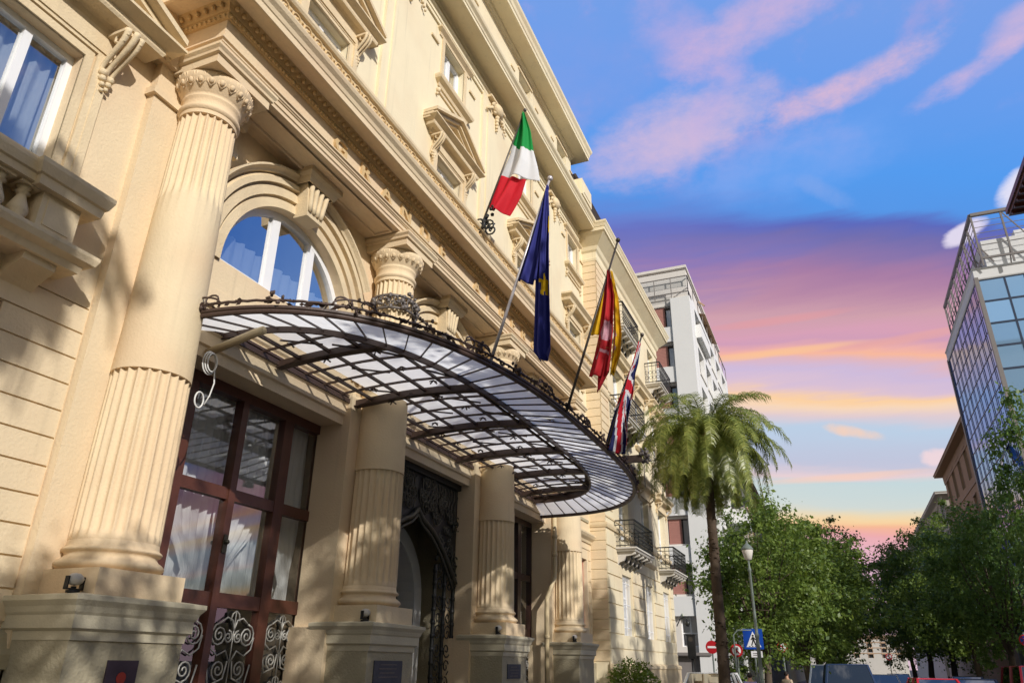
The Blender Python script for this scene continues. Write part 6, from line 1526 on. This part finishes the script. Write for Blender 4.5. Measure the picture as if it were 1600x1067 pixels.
# ------------------------------------------------------------------ cars
def car(label, loc, rz, colour, kind='hatch', group='parked cars'):
    t = thing('parked_car', label, 'car', loc, rz, group)
    L_, Wd, H_ = (4.1, 0.86, 1.56) if kind == 'hatch' else (4.9, 0.95, 2.0)
    pm = M.get(colour[0]) or M.setdefault(colour[0], paint(colour[0], colour[1]))
    zb = 0.92 if kind == 'hatch' else 1.05
    side = [(-L_ / 2, .32), (-L_ / 2 + .03, .62), (-L_ / 2 + .10, .78), (-L_ / 2 + .95, zb - .02), (L_ / 2 - .45, zb + .04), (L_ / 2 - .05, zb - .04), (L_ / 2, .55), (L_ / 2 - .04, .30)]
    b = MB(); n = len(side); rows = []
    for x, k in ((-Wd, .93), (-Wd * .97, 1.0), (-Wd * .6, 1.015), (0, 1.02), (Wd * .6, 1.015), (Wd * .97, 1.0), (Wd, .93)):
        rows.append([b.P((x, p[0] * (1 if abs(x) < Wd * .9 else .985), .3 + (p[1] - .3) * k)) for p in side])
    b.smooth = False
    for A, B in zip(rows, rows[1:]):
        for i in range(n): b.face((A[i], A[(i + 1) % n], B[(i + 1) % n], B[i]))
    b.face(rows[0]); b.face(rows[-1][::-1]); body = b.build('body', pm, t)
    bm_ = body.modifiers.new('b', 'BEVEL'); bm_.width = 0.04; bm_.segments = 2
    # greenhouse: front at -y
    if kind == 'hatch': y = (-1.15, -0.45, 1.25, 1.85)
    else: y = (-1.75, -1.1, 2.25, 2.4)
    wt = Wd * .72; wb_ = Wd * .93; zt = H_
    b = MB(); b.box(-wt, wt, y[1], y[2], zt - .05, zt); rf = b.build('roof', pm, t); bm_ = rf.modifiers.new('b', 'BEVEL'); bm_.width = 0.03; bm_.segments = 2
    g = MB(); g.quad((-wb_, y[0], zb), (wb_, y[0], zb), (wt, y[1], zt - .04), (-wt, y[1], zt - .04)); g.build('windscreen', 'carglass', t, recalc=False)
    g = MB(); g.quad((-wb_, y[3], zb + .02), (wb_, y[3], zb + .02), (wt, y[2], zt - .04), (-wt, y[2], zt - .04)); g.build('rear_window', 'carglass', t, recalc=False)
    for s_ in (-1, 1):
        g = MB(); g.quad((s_ * wb_, y[0], zb), (s_ * wb_, y[3], zb + .02), (s_ * wt, y[2], zt - .04), (s_ * wt, y[1], zt - .04)); g.build('side_window', 'carglass', t, recalc=False)
        for a, c in (((wb_, y[0], zb), (wt, y[1], zt - .03)), ((wb_, y[3], zb + .02), (wt, y[2], zt - .03)), ((wb_, (y[0] + y[3]) / 2, zb), (wt, (y[1] + y[2]) / 2, zt - .03))): p = MB(); p.bar((s_ * a[0], a[1], a[2]), (s_ * c[0], c[1], c[2]), .07); p.build('pillar', pm, t)
        for yy in (-L_ * .31, L_ * .30):
            w = MB(lambda d, u, z, s=s_, q=yy: (s * (Wd - .10 + z), q + d, .33 + u)); w.lathe(0, 0, [(.18, 0.09), (.30, .09), (.33, .05), (.33, -.10), (.30, -.12)], 20); w = w.build('wheel', 'tyre', t)
            r_ = MB(lambda d, u, z, s=s_, q=yy: (s * (Wd - .10 + z), q + d, .33 + u)); r_.lathe(0, 0, [(.02, .10), (.19, .085), (.20, .05)], 12); r_.build('rim', 'rim', w)
        h = MB(); h.ball((s_ * Wd * .72, -L_ / 2 + .10, .70), .12, 8, (1.3, .6, .7)); h.build('headlight', 'white', t)
        h = MB(); h.box(s_ * Wd * .82 - .09, s_ * Wd * .82 + .09, L_ / 2 - .08, L_ / 2 - .005, .66, .86); h.build('tail_light', 'red', t)
        m_ = MB(); m_.ball((s_ * (Wd + .10), y[0] + .25, zb + .08), .09, 6, (1, .6, .8)); m_.build('mirror', pm, t)
    i = MB(); i.box(-wb_ + .05, wb_ - .05, y[0] + .3, y[3] - .2, .5, zb + .25); i.build('seats', 'black', t)
    return t
car('white van parked at the palazzo corner, only its roof and windows showing', (-3.95, 26.6, -.02), PI, ('white_car_paint', (0.78, 0.79, 0.80)), 'hatch')
car('dark blue car in the middle of the street below the trees', (0.0, 33.5, -.14), 0.05, ('blue_car_paint', (0.02, 0.04, 0.10)), 'van')
car('grey car half hidden behind the dark blue car', (-0.8, 41.5, -.14), 0, ('grey_car_paint', (0.18, 0.20, 0.23)), 'van')
car('bright red car parked right of the street centre', (2.9, 33.0, -.14), 0.1, ('red_car_paint', (0.55, 0.015, 0.02)), 'hatch')
car('black car beside the bright red car', (4.2, 33.5, -.14), 0.0, ('black_car_paint', (0.015, 0.015, 0.02)), 'hatch')
car('dark red car parked under the right hand trees', (6.0, 32.0, -.14), 0.0, ('dark_red_car_paint', (0.22, 0.01, 0.02)), 'van')
car('silver car far down the street', (2.0, 52.0, -.14), 0.0, ('silver_car_paint', (0.45, 0.47, 0.50)), 'hatch')
for k, (x, y, c_) in enumerate(((0.6, 58, 'blue_car_paint'), (3.4, 64, 'silver_car_paint'), (5.6, 47, 'black_car_paint'))):
    car(('far dark blue car near the street end', 'far silver car near the street end on the right', 'black car parked along the right kerb behind the dark red one')[k], (x, y, -.14), 0, (c_, (0, 0, 0)), 'hatch')

# ------------------------------------------------------------------ people
def person(label, loc, rz, shirt, trousers, h=1.72):
    t = thing('person', label, 'person', loc, rz); s_ = h / 1.75
    def skin(name, J, E_, Rr, mat, parent=t):
        me = bpy.data.meshes.new(name); me.from_pydata([tuple(c * s_ for c in j) for j in J], E_, []); o = bpy.data.objects.new(name, me); COL.objects.link(o); o.parent = parent
        sk = o.modifiers.new('skin', 'SKIN'); sk.use_smooth_shade = True
        for v, r in zip(me.skin_vertices[0].data, Rr): v.radius = (r * s_, r * s_)
        me.skin_vertices[0].data[0].use_root = True
        sb = o.modifiers.new('sub', 'SUBSURF'); sb.levels = 1; sb.render_levels = 2; me.materials.append(M[mat] if isinstance(mat, str) else mat); return o
    J = [(0, 0, .95), (0, 0, 1.15), (0, 0, 1.38), (0, 0, 1.50), (0, -.01, 1.60), (0, -.01, 1.70)]; E_ = [(0, 1), (1, 2), (2, 3), (3, 4), (4, 5)]; Rr = [.13, .12, .15, .055, .085, .07]
    for q in (-1, 1):
        i = len(J); J += [(q * .19, 0, 1.40), (q * .25, .02, 1.12), (q * .27, -.10, .88), (q * .27, -.14, .80)]; E_ += [(2, i), (i, i + 1), (i + 1, i + 2), (i + 2, i + 3)]; Rr += [.06, .045, .032, .035]
        i = len(J); J += [(q * .10, 0, .86), (q * .11, -.02 * q, .48), (q * .11, .03 * q, .08), (q * .11, .03 * q - .13, .03)]; E_ += [(0, i), (i, i + 1), (i + 1, i + 2), (i + 2, i + 3)]; Rr += [.095, .06, .045, .035]
    skin('body', J, E_, Rr, 'skin')
    J = [(0, 0, .93), (0, 0, 1.15), (0, 0, 1.36), (0, 0, 1.44)]; E_ = [(0, 1), (1, 2), (2, 3)]; Rr = [.155, .14, .17, .08]
    for q in (-1, 1): i = len(J); J += [(q * .19, 0, 1.40), (q * .235, .01, 1.20)]; E_ += [(2, i), (i, i + 1)]; Rr += [.08, .068]
    skin('shirt', J, E_, Rr, shirt)
    J = [(0, 0, .95)]; E_ = []; Rr = [.15]
    for q in (-1, 1): i = len(J); J += [(q * .10, 0, .84), (q * .11, -.02 * q, .48), (q * .11, .03 * q, .12)]; E_ += [(0, i), (i, i + 1), (i + 1, i + 2)]; Rr += [.11, .078, .065]
    skin('trousers', J, E_, Rr, trousers)
    b = MB(); b.ball((0, .02 * s_, 1.675 * s_), .103 * s_, 14, (.92, 1.02, 1.0)); b.build('hair', 'hair', t)
    b = MB(); b.ball((0, -.105 * s_, 1.64 * s_), .016 * s_, 6, (.8, 1, 1.4))
    for q in (-1, 1): b.ball((q * .085 * s_, 0, 1.64 * s_), .022 * s_, 6, (.5, 1, 1.4))
    b.build('nose_and_ears', 'skin', t)
    for q in (-1, 1):
        for k in range(5):
            b = MB(); b.tube([((q * (.27 + .012 * (k - 2))) * s_, (-.14 + .008 * k) * s_, .79 * s_), ((q * (.27 + .014 * (k - 2))) * s_, (-.155 + .008 * k) * s_, (.75 - .012 * (2 - abs(k - 2))) * s_), (q * .268 * s_, (-.15 + .01 * k) * s_, .72 * s_)], .009 * s_, 5, .007 * s_); b.build('finger', 'skin', t)
    return t
M['lav'] = surf('lavender_cloth', (0.36, 0.34, 0.62), 0.8); M['denim'] = surf('dark_denim', (0.04, 0.06, 0.12), 0.8); M['sand'] = surf('sand_cloth', (0.42, 0.34, 0.24), 0.8)
person('dark haired person in a lavender shirt walking below the blue crossing sign', (-3.05, 28.3, 0), PI, 'lav', 'denim', 1.52)
person('dark haired person in a sand shirt right of the dark tree trunk', (-2.15, 32.6, 0), 2.6, 'sand', 'denim', 1.56)
